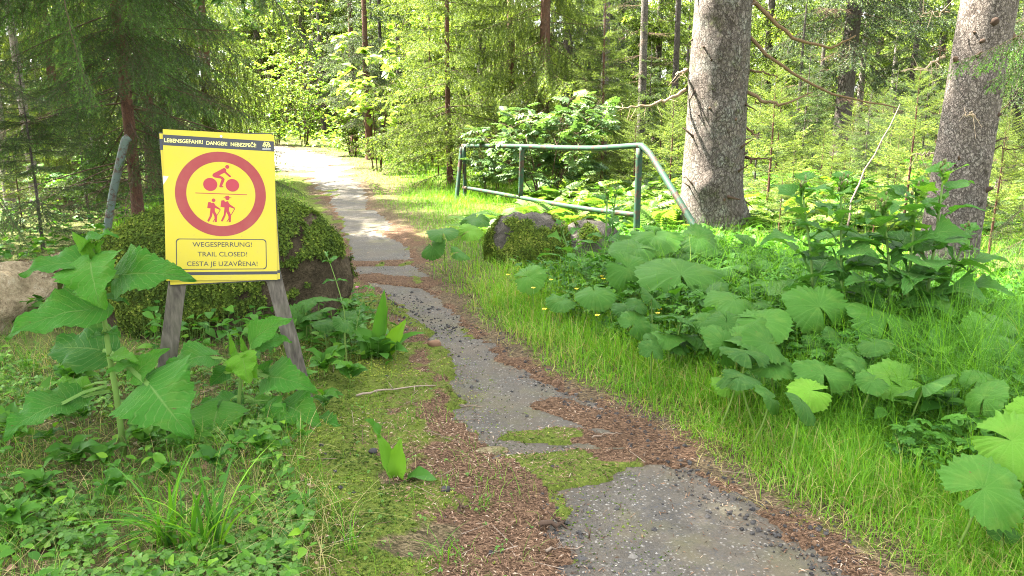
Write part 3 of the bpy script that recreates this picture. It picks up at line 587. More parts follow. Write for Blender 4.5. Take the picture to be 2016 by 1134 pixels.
proto['sap'] = spruce('spruce_tree', 'x', 'tree', 2.6, 0.026, 0.10, 1.15, T_sap, 62, (0.02, 0.6), 'bark_red', 'needle_lime', None, seed=24, low=0.8, power=0.85)
proto['sap_dark'] = spruce('spruce_tree', 'x', 'tree', 3.6, 0.03, 0.25, 1.3, T_mid, 60, (-0.10, 0.5), 'bark_dark', 'needle', None, seed=25, low=0.7)
proto['far'] = spruce('spruce_tree', 'x', 'tree', 12, 0.15, 0.5, 2.5, T_far, 115, (-0.40, 0.5), 'bark_dark', 'needle_lime', None, seed=26, low=0.7)
proto['shade'] = spruce('spruce_tree', 'x', 'tree', 21, 0.22, 5.2, 3.4, T_far, 190, (-0.40, 0.5), 'bark_dark', 'needle', None, seed=28, low=0.8)
proto['bare'] = spruce('spruce_tree', 'x', 'tree', 14, 0.15, 6.5, 1.8, T_far, 40, (-0.4, 0.4), 'bark_pale', 'needle_grey', (0.6, 6.5, 30, 1.3, T_dead), seed=27)
used = set()
def put(kind, px, Y, label, sc=1.0, rz=None, group=None, barkm=None, py=300, loc=None):
    loc = PT(px, Y, py) if loc is None else loc
    rz = (px*0.37+Y*1.7) % 6.28 if rz is None else rz
    src = proto[kind]
    if kind not in used:
        used.add(kind); o = move(src, loc, rz, sc); o['label'] = label
        if group: o['group'] = group
        return o
    o = copy_tree(src, loc, rz, sc, label, group)
    if 'group' in o and not group: del o['group']
    if barkm:
        t = [c for c in o.children if c.name.startswith('trunk')][0]; t.data = t.data.copy(); t.data.materials[0] = M[barkm]
    return o
# right of the trail
put('tall', 1655, 23, 'dark straight spruce trunk standing between the two big grey trunks', 1.55, 1.0)
put('bare', 1684, 25, 'thin pale sunlit spruce trunk just beside the dark straight trunk', 0.78, 0.2)
put('bare', 1259, 20.5, 'slim bare spruce trunk directly above the right end of the barrier', 0.86, 2.0, barkm='bark')
put('bare', 1186, 23, 'bare grey spruce trunk above the barrier, beside a darker thicker one', 0.95, 3.0, barkm='bark')
put('tall', 1116, 25, 'dark spruce trunk behind the hanging sunlit boughs', 1.15, 4.0)
put('tall', 1152, 27, 'thick dark spruce trunk deep behind the rowan bush', 1.35, 5.0)
put('bare', 1565, 21, 'very thin dark spruce pole behind the ochre dead branches', 0.42, 1.5, barkm='bark_dark')
put('bare', 1322, 26, 'dim spruce trunk seen just beside the thick grey trunk', 0.9, 2.5, barkm='bark_dark')
put('tall', 1780, 24, 'dark dense spruce standing between the pale trunk and the scaly trunk', 0.72, 2.2)
put('tall', 1985, 13.5, 'spruce with pale bare twigs at the edge of the view behind the scaly trunk', 0.75, 0.3)
put('bare', 1745, 33, 'far thin spruce trunk in the sunny gap beside the dark spruce', 0.8, 0.4)
put('bare', 1605, 34, 'far thin spruce trunk in the shade behind the dead roots', 0.8, 1.4, barkm='bark_dark')
put('young', 885, 18.6, 'bright young spruce with boughs to the ground beside the sunlit trail', 1.2, 0.4)
put('weep', 1005, 20.0, 'spruce with reddish trunk behind the rowan bush', 1.0, 1.2)
put('weep', 1070, 18.5, 'spruce with long hanging sunlit boughs above the barrier', 1.15, 2.9)
put('young', 850, 25, 'bushy young spruce at the bright bend of the trail', 0.75, 2.0)
put('young', 1185, 17, 'low dark green spruce behind the right half of the barrier', 0.62, 3.3)
# left of the trail
put('tall', 297, 17.5, 'brown spruce trunk just behind the slim reddish one', 0.95, 0.6, barkm='bark_red')
put('tall', 330, 19.5, 'thin brown spruce trunk above the corner of the yellow sign', 0.8, 1.6, barkm='bark_red')
put('bare', 57, 14.5, 'pale grey spruce trunk seen through boughs near the upper corner', 0.62, 2.6)
put('bare', 6, 13.5, 'pinkish pale trunk cut by the edge of the view', 0.6, 3.6)
put('bare', 186, 19, 'slim pale trunk between the pale grey and the reddish spruce', 0.5, 4.6)
put('bare', 88, 17, 'very thin pale pole beside the pale grey trunk', 0.3, 5.6)
put('weep', 120, 15.5, 'shaded spruce filling the corner with grey green boughs', 0.8, 3.4)
put('weep', 420, 19.5, 'spruce whose boughs overhang the trail behind the sign', 1.15, 4.4)
put('tall', 640, 47, 'dark spruce with dead lower branches beyond the bright clearing', 0.9, 0.9)
put('tall', 700, 31, 'brown spruce with tangled dead twigs above the bright clearing', 0.9, 2.1, barkm='bark_red')
put('tall', 728, 28, 'reddish straight trunk left of the bright young spruce', 0.85, 3.7, barkm='bark_red')
put('tall', 757, 30, 'slender trunk between the reddish trunk and the bright young spruce', 0.7, 5.2, barkm='bark_dark')
# saplings right of the barrier and in the undergrowth
for kind, px, Y, sc, label in [
    ('sap', 1518, 12.5, 1.0, 'young spruce with bright tips standing just right of the thick grey trunk'), ('sap', 1322, 14.0, 0.85, 'bright little spruce between the barrier and the thick grey trunk'),
    ('sap', 1795, 11.0, 0.92, 'bright young spruce close beside the scaly trunk'), ('sap_dark', 1752, 14.5, 0.75, 'dark young spruce behind the leaning bare stick'),
    ('sap_dark', 1700, 16.5, 0.5, 'small dark spruce at the foot of the dark straight trunk'), ('sap', 1620, 15.5, 0.62, 'small spruce below the dead roots'),
    ('sap_dark', 1580, 17, 0.95, 'dark spruce bush just behind the ochre dead branches'), ('sap', 1545, 9.9, 0.42, 'low sunlit spruce seedling right of the thick trunk foot'),
    ('sap', 1975, 8.2, 0.62, 'young spruce by the edge of the view behind the scaly trunk'), ('sap_dark', 1905, 10.5, 0.7, 'dim young spruce hidden behind the scaly trunk'),
    ('sap', 1665, 12.2, 0.46, 'low green spruce behind the sow thistles'), ('sap', 1735, 9.6, 0.40, 'low spruce with pale tips between the sow thistles and the scaly trunk'),
    ('sap', 862, 20.5, 0.8, 'pale spruce sapling on the sunny verge'),
    ('sap', 790, 27, 1.0, 'sunlit sapling beside the bend of the trail'), ('sap_dark', 60, 9.6, 0.75, 'shaded spruce sapling at the edge of the view above the pale log'),
    ('sap_dark', 160, 12.5, 0.8, 'grey green sapling between the pale log and the reddish spruce'), ('sap', 25, 11.5, 0.6, 'light green sapling behind the shaded sapling'),
    ('sap_dark', 345, 12.0, 0.55, 'dark sapling right behind the mossy boulder'), ('sap', 1250, 15.5, 0.75, 'dull green sapling behind the rowan bush')]:
    put(kind, px, Y, label, sc)
for i_, (px, Y, sc) in enumerate([(1490, 14.5, 0.7), (1530, 17.0, 0.9), (1565, 13.2, 0.5), (1600, 18.5, 0.8), (1640, 14.0, 0.55), (1675, 19.0, 0.8), (1705, 13.5, 0.6), (1730, 17.5, 0.9), (1768, 13.0, 0.6), (1815, 15.0, 0.8), (1840, 18.0, 0.9), (1980, 11.0, 0.7), (2000, 16.0, 1.0), (1300, 17.5, 0.8), (1335, 19.5, 0.9), (1275, 20.5, 1.0), (1480, 19.5, 1.1), (1220, 19.0, 0.9)]):
    put('sap' if i_ % 3 else 'sap_dark', px, Y, 'little spruce among the thicket between and beside the two big trunks', sc, None, 'little spruces of the thicket')
# trees further back, nothing to tell them apart
bk = np.random.RandomState(5); gname = 'spruces crowding the back of the forest'
for px, Y in [(560, 58), (600, 62), (655, 52), (520, 56), (690, 60), (740, 42), (790, 36), (845, 30), (905, 27), (950, 24), (975, 33), (1040, 29), (1085, 36), (1135, 38), (1215, 32), (1240, 40), (1290, 33), (1345, 42), (1430, 30), (1500, 27), (1540, 36), (1590, 43), (1640, 46), (1710, 38), (1770, 44), (1830, 31), (1870, 38), (1930, 27), (1990, 33), (2040, 24),
              (330, 40), (270, 28), (225, 34), (150, 26), (110, 33), (40, 28), (-20, 24), (-70, 32), (2100, 30), (2150, 40), (-150, 27), (2220, 28), (-230, 22), (640, 70), (580, 75), (610, 50), (670, 66), (550, 66), (700, 52), (625, 82), (760, 56), (500, 60), (810, 50), (590, 84), (545, 72), (655, 90), (720, 78), (470, 58), (440, 66), (390, 52), (770, 70), (840, 62), (880, 45), (930, 60), (1180, 60), (1260, 52), (1310, 58), (1350, 64), (1470, 48), (1520, 62), (1570, 54), (1615, 66), (1690, 58), (1740, 62), (1800, 56), (1860, 64), (1920, 50), (1230, 46), (290, 46), (160, 42), (1400, 55), (1000, 55), (200, 50), (1850, 60)]:
    put('far', px, Y, 'tall unseen spruce added beside the view to shade the sign and trail', 0.8+0.55*bk.rand()+0.6*(Y > 44), bk.rand()*6.28, gname)
# big unseen spruces added left of the view to shade sign and trail
for x, y, s in [(-6.6, 7.6, 1.0), (-8.3, 9.6, 1.05), (-5.6, 5.0, 0.95), (-8.8, 6.4, 1.0), (-6.2, 2.4, 0.95), (-9.6, 12.4, 1.1), (-7.5, 8.8, 0.9), (-12.8, 17.6, 1.0), (-14.6, 20.2, 1.0)]:
    put('shade', 0, 0, 'tall unseen spruce added beside the view to shade the sign and trail', s, None, gname, loc=np.array([x, y, gz(x, y)]))
# loose boughs reaching into the picture from spruces beside it
def near_bough(name, label, base, tip, tmpl, seed, mat='needle'):
    base, tip = np.array(base), np.array(tip); d = tip-base; L = np.linalg.norm(d); g = Geo()
    Mx = (rotz(np.array(math.atan2(d[1], d[0]))) @ roty(np.array(-math.asin(d[2]/L))))*(L/2.0)
    add_boughs(g, tmpl, [seed % len(tmpl)], Mx[None], np.zeros((1, 3)))
    o = g.build(name, [M['twig'], M[mat]]); o.location = base; return tag(o, label, 'branch')
near_bough('spruce_bough', 'dark spruce bough reaching down into the bright gap above the trail', at(380, -190, 7.0), at(668, 62, 7.6), T_fine, 0)
near_bough('spruce_bough', 'fresh green spruce bough across the top of the scaly trunk', at(2140, 10, 5.2), at(1872, 84, 4.9), T_tip, 0, 'needle_fresh')
near_bough('spruce_bough', 'bough with pale green tips hanging over the scaly trunk, just below another', at(2160, 50, 5.1), at(1945, 125, 4.8), T_tip, 1, 'needle_fresh')
near_bough('spruce_bough', 'dark hanging bough low at the edge of the view beside the scaly trunk', at(2120, 420, 5.6), at(1940, 480, 5.4), T_tip, 0, 'needle_fresh')
near_bough('spruce_bough', 'grey green bough at the edge of the view under the barren twigs', at(2110, 330, 6.4), at(1950, 420, 6.0), T_fine, 1)
near_bough('spruce_bough', 'shaded bough with light tips hanging left of the reddish trunk', at(110, -60, 7.4), at(205, 200, 7.0), T_tip, 1, 'needle_fresh')
near_bough('spruce_bough', 'spruce bough with fresh tips low at the edge above the pale log', at(-90, 250, 6.8), at(75, 470, 6.3), T_tip, 0, 'needle_fresh')
near_bough('spruce_bough', 'dim bough crossing the upper corner near the pale grey trunk', at(-110, 110, 7.5), at(90, 150, 7.2), T_fine, 1)
near_bough('spruce_bough', 'spruce bough tip showing just behind the right edge of the sign', at(470, 330, 9.2), at(606, 352, 9.0), T_fine, 2)

# broadleaved bushes and saplings
def fan_stems(n, h, spread, seed, k=7, base=0.12):
    rg = np.random.RandomState(seed); out = []
    for i in range(n):
        a = rg.rand()*6.28; t = np.linspace(0, 1, k); s = spread*(0.3+0.8*rg.rand()); hh = h*(0.6+0.45*rg.rand())
        out.append(np.stack([base*math.cos(a)+s*math.cos(a)*t**1.5, base*math.sin(a)+s*math.sin(a)*t**1.5, hh*t-0.1*(1-t)], 1)+0.012*rg.randn(k, 3)*t[:, None])
    return out
o = shrub('rowan_bush', 'rowan bush of feathered leaves growing behind the green barrier', 'bush', fan_stems(15, 1.75, 1.15, 4), 560, PINN, 0.95, 'rowan', 0.25, 0.55, 10, seed=4, tints=(0.1, 0.9), r0=0.012); move(o, PT(1075, 15.0), 0.0, 1.15)
o = shrub('rowan_bush', 'small rowan beside the far end of the barrier', 'bush', fan_stems(6, 1.3, 0.6, 6), 160, PINN, 0.9, 'rowan', 0.3, 0.4, 8, seed=6, tints=(0.2, 0.8)); move(o, PT(965, 16.2), 0.0, 1.1)
o = shrub('maple_sapling', 'pale sunlit broadleaf sapling with big light leaves beside the bright clearing', 'sapling', fan_stems(4, 4.6, 1.5, 8), 420, WIDE, 0.26, 'lime', 0.35, 0.9, 16, seed=8, tints=(0.5, 1.0), r0=0.022, pitch=0.0); move(o, PT(742, 23))
for px, Y, h, lab in [(600, 37, 5.6, 'lime green bush at the far side of the bright clearing'), (695, 30, 3.0, 'light green bush right of the far clearing'), (545, 38, 4.6, 'yellow green bush left of the bright clearing behind the sign'), (505, 33, 5.0, 'tall leafy bush behind the tips of the dark boughs'), (470, 24, 2.6, 'leafy bush in the shade behind the sign'), (620, 43, 10.0, 'tall lime green tree closing the far end of the trail'), (560, 45, 9.0, 'pale leafy tree far along the trail')]:
    o = shrub('leafy_bush', lab, 'bush', fan_stems(12, h, h*0.34, int(px)), 1500, WIDE, 0.15, 'lime', 0.1, 0.7, 14, seed=int(px), tints=(0.1, 1.0), r0=0.016); move(o, PT(px, Y))
for px, Y, h, lab in [(1705, 10.6, 0.9, 'thin broadleaf seedling behind the sow thistles'), (1850, 12.0, 1.2, 'leafy seedling hidden behind the scaly trunk'), (1610, 13.4, 0.8, 'broadleaf seedling in the shade right of the thick trunk'), (120, 13.0, 1.1, 'leafy seedling in the shade behind the pale log')]:
    o = shrub('seedling', lab, 'bush', fan_stems(5, h, 0.4, int(px)), 130, PINN_S, 1.2, 'herb', 0.3, 0.35, 7, seed=int(px), tints=(0.2, 0.8), r0=0.006); move(o, PT(px, Y))
# ------------------------------------------------------------------ warning sign on two stakes
from mathutils.geometry import tessellate_polygon
def part(g, name, mats, root, smooth=True):
    o = g.build(name, mats, None, smooth, loc=np.array(root.location)); o.location = (0, 0, 0); o.parent = root; return o
def part_of(g, name, mats, par, top, smooth=True):
    o = part(g, name, mats, top, smooth); o.parent = par; return o
S_YAW, S_LEAN = rad(22.5), rad(12.5)
SN = np.array([math.sin(S_YAW)*math.cos(S_LEAN), -math.cos(S_YAW)*math.cos(S_LEAN), math.sin(S_LEAN)])
S_FOOT = gp(613, 812)
def onp(px, py, w=0.0):
    d = ray(px, py); o = S_FOOT+SN*0.0
    return CAMP+d*(np.dot(o-CAMP, SN)/np.dot(d, SN))
_tl, _tr, _br, _bl = [onp(*c) for c in ((320.5, 254.5), (539.5, 266.5), (546, 551), (327, 552.5))]
SU = nrm(((_tr-_tl)+(_br-_bl))[None])[0]; SV = np.cross(SN, SU)
SW_ = (np.dot(_tr-_tl, SU)+np.dot(_br-_bl, SU))/2; SH_ = np.dot((_tl+_tr)/2-(_bl+_br)/2, SV)
def uv(px, py): p = onp(px, py)-_tl; return (float(np.dot(p, SU)), float(np.dot(p, SV)))
def W3(u, v, w): return _tl+SU*u+SV*v+SN*w
def prism(g, poly, w1, w0, mat=0, lf=(0, 0, 0)):
    """flat plate with outline poly (u, v); front at w1, back at w0"""
    n = len(poly); a = sum(poly[i][0]*poly[(i+1) % n][1]-poly[(i+1) % n][0]*poly[i][1] for i in range(n))
    if a < 0: poly = poly[::-1]
    tri = [list(t) for t in tessellate_polygon([[Vector((p[0], p[1], 0)) for p in poly]])]
    for t in tri:
        A, B, C_ = [poly[q] for q in t]
        if (B[0]-A[0])*(C_[1]-A[1])-(C_[0]-A[0])*(B[1]-A[1]) < 0: t.reverse()
    V_ = [W3(p[0], p[1], w1) for p in poly]+[W3(p[0], p[1], w0) for p in poly]
    q = [[i, i+n, (i+1) % n+n, (i+1) % n] for i in range(n)]
    g.add(V_, [np.array(tri), np.array([[t[0]+n, t[2]+n, t[1]+n] for t in tri]), np.array(q)], mat, lf)
def circ(c, r, n=64): return [(c[0]+r*math.cos(2*math.pi*i/n), c[1]+r*math.sin(2*math.pi*i/n)) for i in range(n)]
def stroke(g, pts, wd, w1, mat=0):
    for (a, b) in zip(pts[:-1], pts[1:]):
        d = np.array(b)-np.array(a); d = d/np.linalg.norm(d); nn = np.array([-d[1], d[0]])*wd/2; a_, b_ = np.array(a)-d*wd*0.3, np.array(b)+d*wd*0.3
        prism(g, [tuple(a_-nn), tuple(b_-nn), tuple(b_+nn), tuple(a_+nn)], w1, w1-0.0004, mat)
def ring_geo(g, c, r0, r1, w1, n=96):
    th = np.arange(n)/n*2*math.pi; V_ = [W3(c[0]+r*math.cos(t), c[1]+r*math.sin(t), w1) for r in (r0, r1) for t in th]
    g.add(V_, np.array([[i, n+i, n+(i+1) % n, (i+1) % n] for i in range(n)]))
def text(g, s, pl, pr, cap, w1, bold=0.012):
    """lettering between two baseline pixels of the photograph"""
    cu = bpy.data.curves.new('letters', 'FONT'); cu.body = s; cu.size = 1; cu.offset = bold; cu.resolution_u = 3
    ob = bpy.data.objects.new('letters', cu); COL.objects.link(ob); bpy.context.view_layer.update()
    me = ob.to_mesh(); n = len(me.vertices); co = np.empty(n*3, np.float32); me.vertices.foreach_get('co', co); co = co.reshape(-1, 3)
    tris = []
    me.calc_loop_triangles()
    for t in me.loop_triangles: tris.append(list(t.vertices))
    ob.to_mesh_clear(); bpy.data.objects.remove(ob); bpy.data.curves.remove(cu)
    a, b = np.array(uv(*pl)), np.array(uv(*pr)); d = b-a; L = np.linalg.norm(d); d = d/L; up = np.array([-d[1], d[0]])
    x0, x1 = co[:, 0].min(), co[:, 0].max(); sx = L/(x1-x0); sy = cap/0.73
    P = a[None]+d[None]*((co[:, :1]-x0)*sx)+up[None]*(co[:, 1:2]*sy)
    T_ = np.array(tris); q = P[T_]; ar = (q[:, 1, 0]-q[:, 0, 0])*(q[:, 2, 1]-q[:, 0, 1])-(q[:, 2, 0]-q[:, 0, 0])*(q[:, 1, 1]-q[:, 0, 1])
    T_[ar < 0] = T_[ar < 0][:, ::-1]
    g.add(np.array([W3(p[0], p[1], w1) for p in P]), T_)
def paint(name, c, dirt=(0.30, 0.26, 0.10), amt=0.5, rough=0.42, sc=16):
    k = NT(name); p = k.pos()
    sp = k.m('MULTIPLY', k.m('SUBTRACT', k.noise(70.0, 4, 0.7, p), 0.64), 9.0, clamp=True); bl = k.m('MULTIPLY', k.m('SUBTRACT', k.noise(sc*0.5, 6, 0.65, p), 0.42), 2.0, clamp=True)
    col = k.mix(k.m('MULTIPLY', bl, 0.45*amt), c, dirt); col = k.mix(k.m('MULTIPLY', sp, amt), col, tuple(q*0.45 for q in dirt))
    return k.done(k.pbr(col, rough, 0.4))
M['s_yellow'] = paint('yellow_board', (0.38, 0.315, 0.003)); M['s_black'] = paint('black_print', (0.014, 0.016, 0.020), (0.08, 0.08, 0.07), 0.3)
M['s_navy'] = paint('dark_header', (0.016, 0.020, 0.028), (0.07, 0.07, 0.07), 0.25); M['s_pale'] = paint('pale_yellow_print', (0.72, 0.68, 0.20), (0.3, 0.28, 0.1), 0.2)
M['s_ring'] = paint('faded_red_ring', (0.20, 0.012, 0.011), (0.30, 0.12, 0.08), 0.55); M['s_red'] = paint('crimson_print', (0.26, 0.008, 0.020), (0.3, 0.05, 0.05), 0.35)
M['s_tear'] = paint('torn_grey_core', (0.42, 0.42, 0.38), (0.2, 0.2, 0.18), 0.6, 0.8)
k = NT('weathered_stake'); p = k.pos(); gr = k.n('TexNoise', {'Vector': k.n('Mapping', {'Vector': p, 'Scale': (60, 60, 5)}).outputs[0], 'Scale': 1.0, 'Detail': 5.0}).outputs[0]
M['stake'] = k.done(k.pbr(k.mix(k.m('MULTIPLY', k.m('SUBTRACT', k.noise(7, 4, 0.6, p), 0.45), 2.0, clamp=True), k.ramp(gr, [(0.3, (0.040, 0.035, 0.028)), (0.55, (0.088, 0.078, 0.063)), (0.75, (0.14, 0.125, 0.10))]), (0.085, 0.085, 0.055)), 0.85, 0.2, k.bump(gr, 0.6, 0.004)))
k = NT('screw_steel'); M['steel'] = k.done(k.pbr((0.45, 0.45, 0.43), 0.4, 0.5, None, 0.8))
sg = thing('warning_sign', 'yellow trail closure board with a red ring, screwed to two grey wooden stakes', 'sign', tuple(gp(460, 820)))
g = Geo(); prism(g, [uv(*c) for c in ((320.5, 254.5), (539.5, 266.5), (546.2, 551), (327, 552.5))], 0.004, 0.0); fb = part(g, 'front_board', M['s_yellow'], sg, False)
g = Geo(); rear = [(313.5, 262.5), (535, 263.5), (551.6, 549.5), (335.3, 560.8)]; prism(g, [uv(*c) for c in rear], -0.004, -0.008); rb = part(g, 'rear_board', M['s_yellow'], sg, False)
g = Geo(); prism(g, [uv(*c) for c in ((312.3, 260), (537, 261.5), (553, 551.5), (336, 562.5))], -0.0085, -0.014); part(g, 'backing_board', M['s_black'], sg, False)
Z1, Z2 = 0.0046, 0.0052
g = Geo(); prism(g, [uv(*c) for c in ((320.9, 265), (539.0, 278.8), (539.6, 298.6), (321.3, 286))], Z1, 0.0042); part_of(g, 'header_band', M['s_navy'], fb, sg, False)
g = Geo(); cap = uv(323.5, 272.3)[1]-uv(323.5, 279.9)[1]
for s, a, b in (('LEBENSGEFAHR!', (323.5, 279.9), (399.2, 283.7)), ('DANGER!', (406.3, 284.9), (447.3, 287.0)), ('NEBEZPE\u010c\u00cd!', (454.3, 287.7), (504.3, 290.3))): text(g, s, a, b, cap, Z2)
part_of(g, 'header_lettering', M['s_pale'], fb, sg, False)
g = Geo(); L3 = lambda x, y: uv(480+x/22.675, 260+y/22.675); wd = uv(101.3, 300)[0]-uv(100, 300)[0]
for pts in ([(840, 635), (915, 450), (1005, 612), (1105, 460), (1192, 648)], [(915, 450), (1010, 470), (1105, 460)], [(878, 606), (920, 530), (962, 606)], [(1058, 612), (1102, 540), (1142, 612)], [(840, 635), (985, 622)], [(1030, 622), (1192, 648)], [(920, 640), (920, 680)], [(1010, 620), (1010, 695)], [(1100, 640), (1100, 690)]):
    stroke(g, [L3(*p_) for p_ in pts], wd, Z2)
part_of(g, 'tree_emblem', M['s_pale'], fb, sg, False)
g = Geo()
for y in (742, 790): stroke(g, [L3(832, y), L3(1190, y+8)], wd*0.9, Z2)
part_of(g, 'emblem_caption', M['s_tear'], fb, sg, False)
cen = [uv(344.8, 378), uv(523, 385)]; cen2 = [uv(432, 298.5), uv(437, 465.5)]; rc = ((cen[0][0]+cen[1][0])/2, (cen2[0][1]+cen2[1][1])/2); rr = ((cen[1][0]-cen[0][0])+(cen2[0][1]-cen2[1][1]))/4
g = Geo(); ring_geo(g, rc, rr*0.76, rr, Z1); part_of(g, 'prohibition_ring', M['s_ring'], fb, sg, False)
Q = lambda x, y: uv(360+x/8.1, 310+y/8.1); qr = lambda r: uv(100+r/8.1, 400)[0]-uv(100, 400)[0]
qr = lambda r: r/8.1*SW_/219.0
g = Geo()
for c_, r in (((437, 432), 112), ((790, 445), 109), ((708, 152), 33)): prism(g, circ(Q(*c_), qr(r)), Z1, 0.0042)
prism(g, [Q(*p_) for p_ in [(660, 165), (690, 190), (692, 230), (770, 300), (766, 316), (740, 314), (665, 248), (650, 252), (580, 287), (640, 315), (665, 345), (660, 375), (625, 455), (645, 463), (643, 478), (590, 478), (580, 462), (617, 352), (600, 338), (505, 320), (475, 303), (470, 280), (485, 258)]], Z1, 0.0042)
part_of(g, 'cyclist_symbol', M['s_red'], fb, sg, False)
g = Geo(); stroke(g, [Q(203, 567), Q(1020, 596)], qr(12), Z1); part_of(g, 'divider_line', M['s_red'], fb, sg, False)
for nm, hd, polys in (('hiker_symbol', ((490, 683), 30), [[(402, 718), (415, 710), (442, 714), (452, 726), (452, 815), (388, 808)], [(452, 728), (495, 722), (522, 768), (600, 822), (598, 840), (510, 805), (510, 860), (545, 920), (543, 1030), (508, 1032), (505, 945), (475, 880), (462, 945), (415, 1028), (388, 1012), (428, 935), (440, 815)], [(590, 838), (602, 838), (488, 1028), (474, 1028)]]),
                      ('hiker_symbol', ((710, 652), 33), [[(612, 690), (645, 682), (668, 692), (670, 800), (600, 790)], [(668, 710), (715, 698), (745, 745), (830, 805), (828, 822), (738, 790), (735, 850), (768, 915), (765, 1030), (732, 1035), (727, 940), (692, 865), (680, 930), (635, 1022), (605, 1015), (650, 920), (665, 800)], [(820, 822), (832, 824), (708, 1028), (694, 1028)], [(675, 615), (735, 612), (742, 636), (776, 643), (776, 649), (650, 645), (650, 639), (678, 636)]])):
    g = Geo(); prism(g, circ(Q(*hd[0]), qr(hd[1]), 32), Z1, 0.0042)
    for i_, po in enumerate(polys): prism(g, [Q(*p_) for p_ in po], Z1+0.00005*i_, 0.0042)
    part_of(g, nm, M['s_red'], fb, sg, False)
a, b, c_, d_ = uv(346.2, 469.6), uv(524.2, 471.2), uv(524.6, 530.8), uv(346.6, 530.5); bx0, bx1, by1, by0 = a[0], b[0], (a[1]+b[1])/2, (c_[1]+d_[1])/2; rr_ = 0.018; pts = []
for (cx_, cy_, a0) in ((bx1-rr_, by1-rr_, 0), (bx0+rr_, by1-rr_, 90), (bx0+rr_, by0+rr_, 180), (bx1-rr_, by0+rr_, 270)):
    pts += [(cx_+rr_*math.cos(rad(a0+q)), cy_+rr_*math.sin(rad(a0+q))) for q in range(0, 91, 15)]
pin = [(p_[0]+(0.0042 if p_[0] < (bx0+bx1)/2 else -0.0042), p_[1]+(0.0042 if p_[1] < (by0+by1)/2 else -0.0042)) for p_ in pts]; n_ = len(pts)
g = Geo(); g.add([W3(*p_, Z1) for p_ in pts]+[W3(*p_, Z1) for p_ in pin], np.array([[i_, (i_+1) % n_, n_+(i_+1) % n_, n_+i_] for i_ in range(n_)])); part_of(g, 'text_border', M['s_black'], fb, sg, False)
g = Geo(); cap = uv(380, 476.3)[1]-uv(380, 485.8)[1]
for s, p1_, p2_ in (('WEGESPERRUNG!', (379, 485.7), (495.7, 486.0)), ('TRAIL CLOSED!', (389.2, 504.8), (486.5, 504.9)), ('CESTA JE UZAV\u0158ENA!', (367.9, 523.8), (507, 523.7))): text(g, s, p1_, p2_, cap, Z1, 0.004)
part_of(g, 'closure_lettering', M['s_black'], fb, sg, False)
g = Geo(); prism(g, [uv(*c) for c in ((326.8, 536.4), (545.7, 534), (545.9, 539.9), (327, 542.3))], Z1, 0.0042); part_of(g, 'footer_band', M['s_black'], fb, sg, False)
g = Geo(); prism(g, [uv(*c) for c in ((320.9, 346), (332, 347.5), (327, 356), (321.4, 364))], Z1, 0.0042); part_of(g, 'torn_patch', M['s_tear'], fb, sg, False)
g = Geo(); prism(g, [uv(*c) for c in ((314, 273), (535.5, 276), (536.5, 296), (315.5, 295))], -0.0034, -0.0038); part_of(g, 'header_band', M['s_navy'], rb, sg, False)
g = Geo(); prism(g, [uv(*c) for c in ((334, 543), (550.6, 531.7), (551, 537.2), (334.4, 548.5))], -0.0034, -0.0038); part_of(g, 'footer_band', M['s_black'], rb, sg, False)
g = Geo(); c0 = uv(435.3, 269); prism(g, circ(c0, 0.0066, 24), 0.0075, 0.004); part_of(g, 'screw', M['steel'], fb, sg, False)
for poly in ([(339, 500), (375, 500), (326, 850), (290, 850)], [(512, 505), (545, 505), (632, 838), (603, 838)]):
    g = Geo(); P = [uv(*c) for c in poly]
    if poly[0][0] < 400: P = [P[0], P[1], (P[2][0], P[2][1]-0.03), (P[3][0], P[3][1]-0.03)]
    n1 = 8; V_ = []
    for i_ in range(n1+1):
        t = i_/n1; l_ = np.array(P[0])*(1-t)+np.array(P[3])*t; r_ = np.array(P[1])*(1-t)+np.array(P[2])*t
        j_ = 0.0012*rs.randn(4); e_ = 0.003
        V_ += [W3(l_[0]+j_[0], l_[1], -0.047), W3(l_[0]+j_[0], l_[1], -0.015-e_), W3(l_[0]+j_[0]+e_, l_[1], -0.015), W3(r_[0]+j_[1]-e_, r_[1], -0.015), W3(r_[0]+j_[1], r_[1], -0.015-e_), W3(r_[0]+j_[1], r_[1], -0.047)]
    f_ = [[i_*6+k_, (i_+1)*6+k_, (i_+1)*6+(k_+1) % 6, i_*6+(k_+1) % 6] for i_ in range(n1) for k_ in range(6)]
    g.add(V_, [np.array(f_), np.array([[0, 1, 2, 5], [2, 3, 4, 5]])]); part(g, 'stake', M['stake'], sg, False)

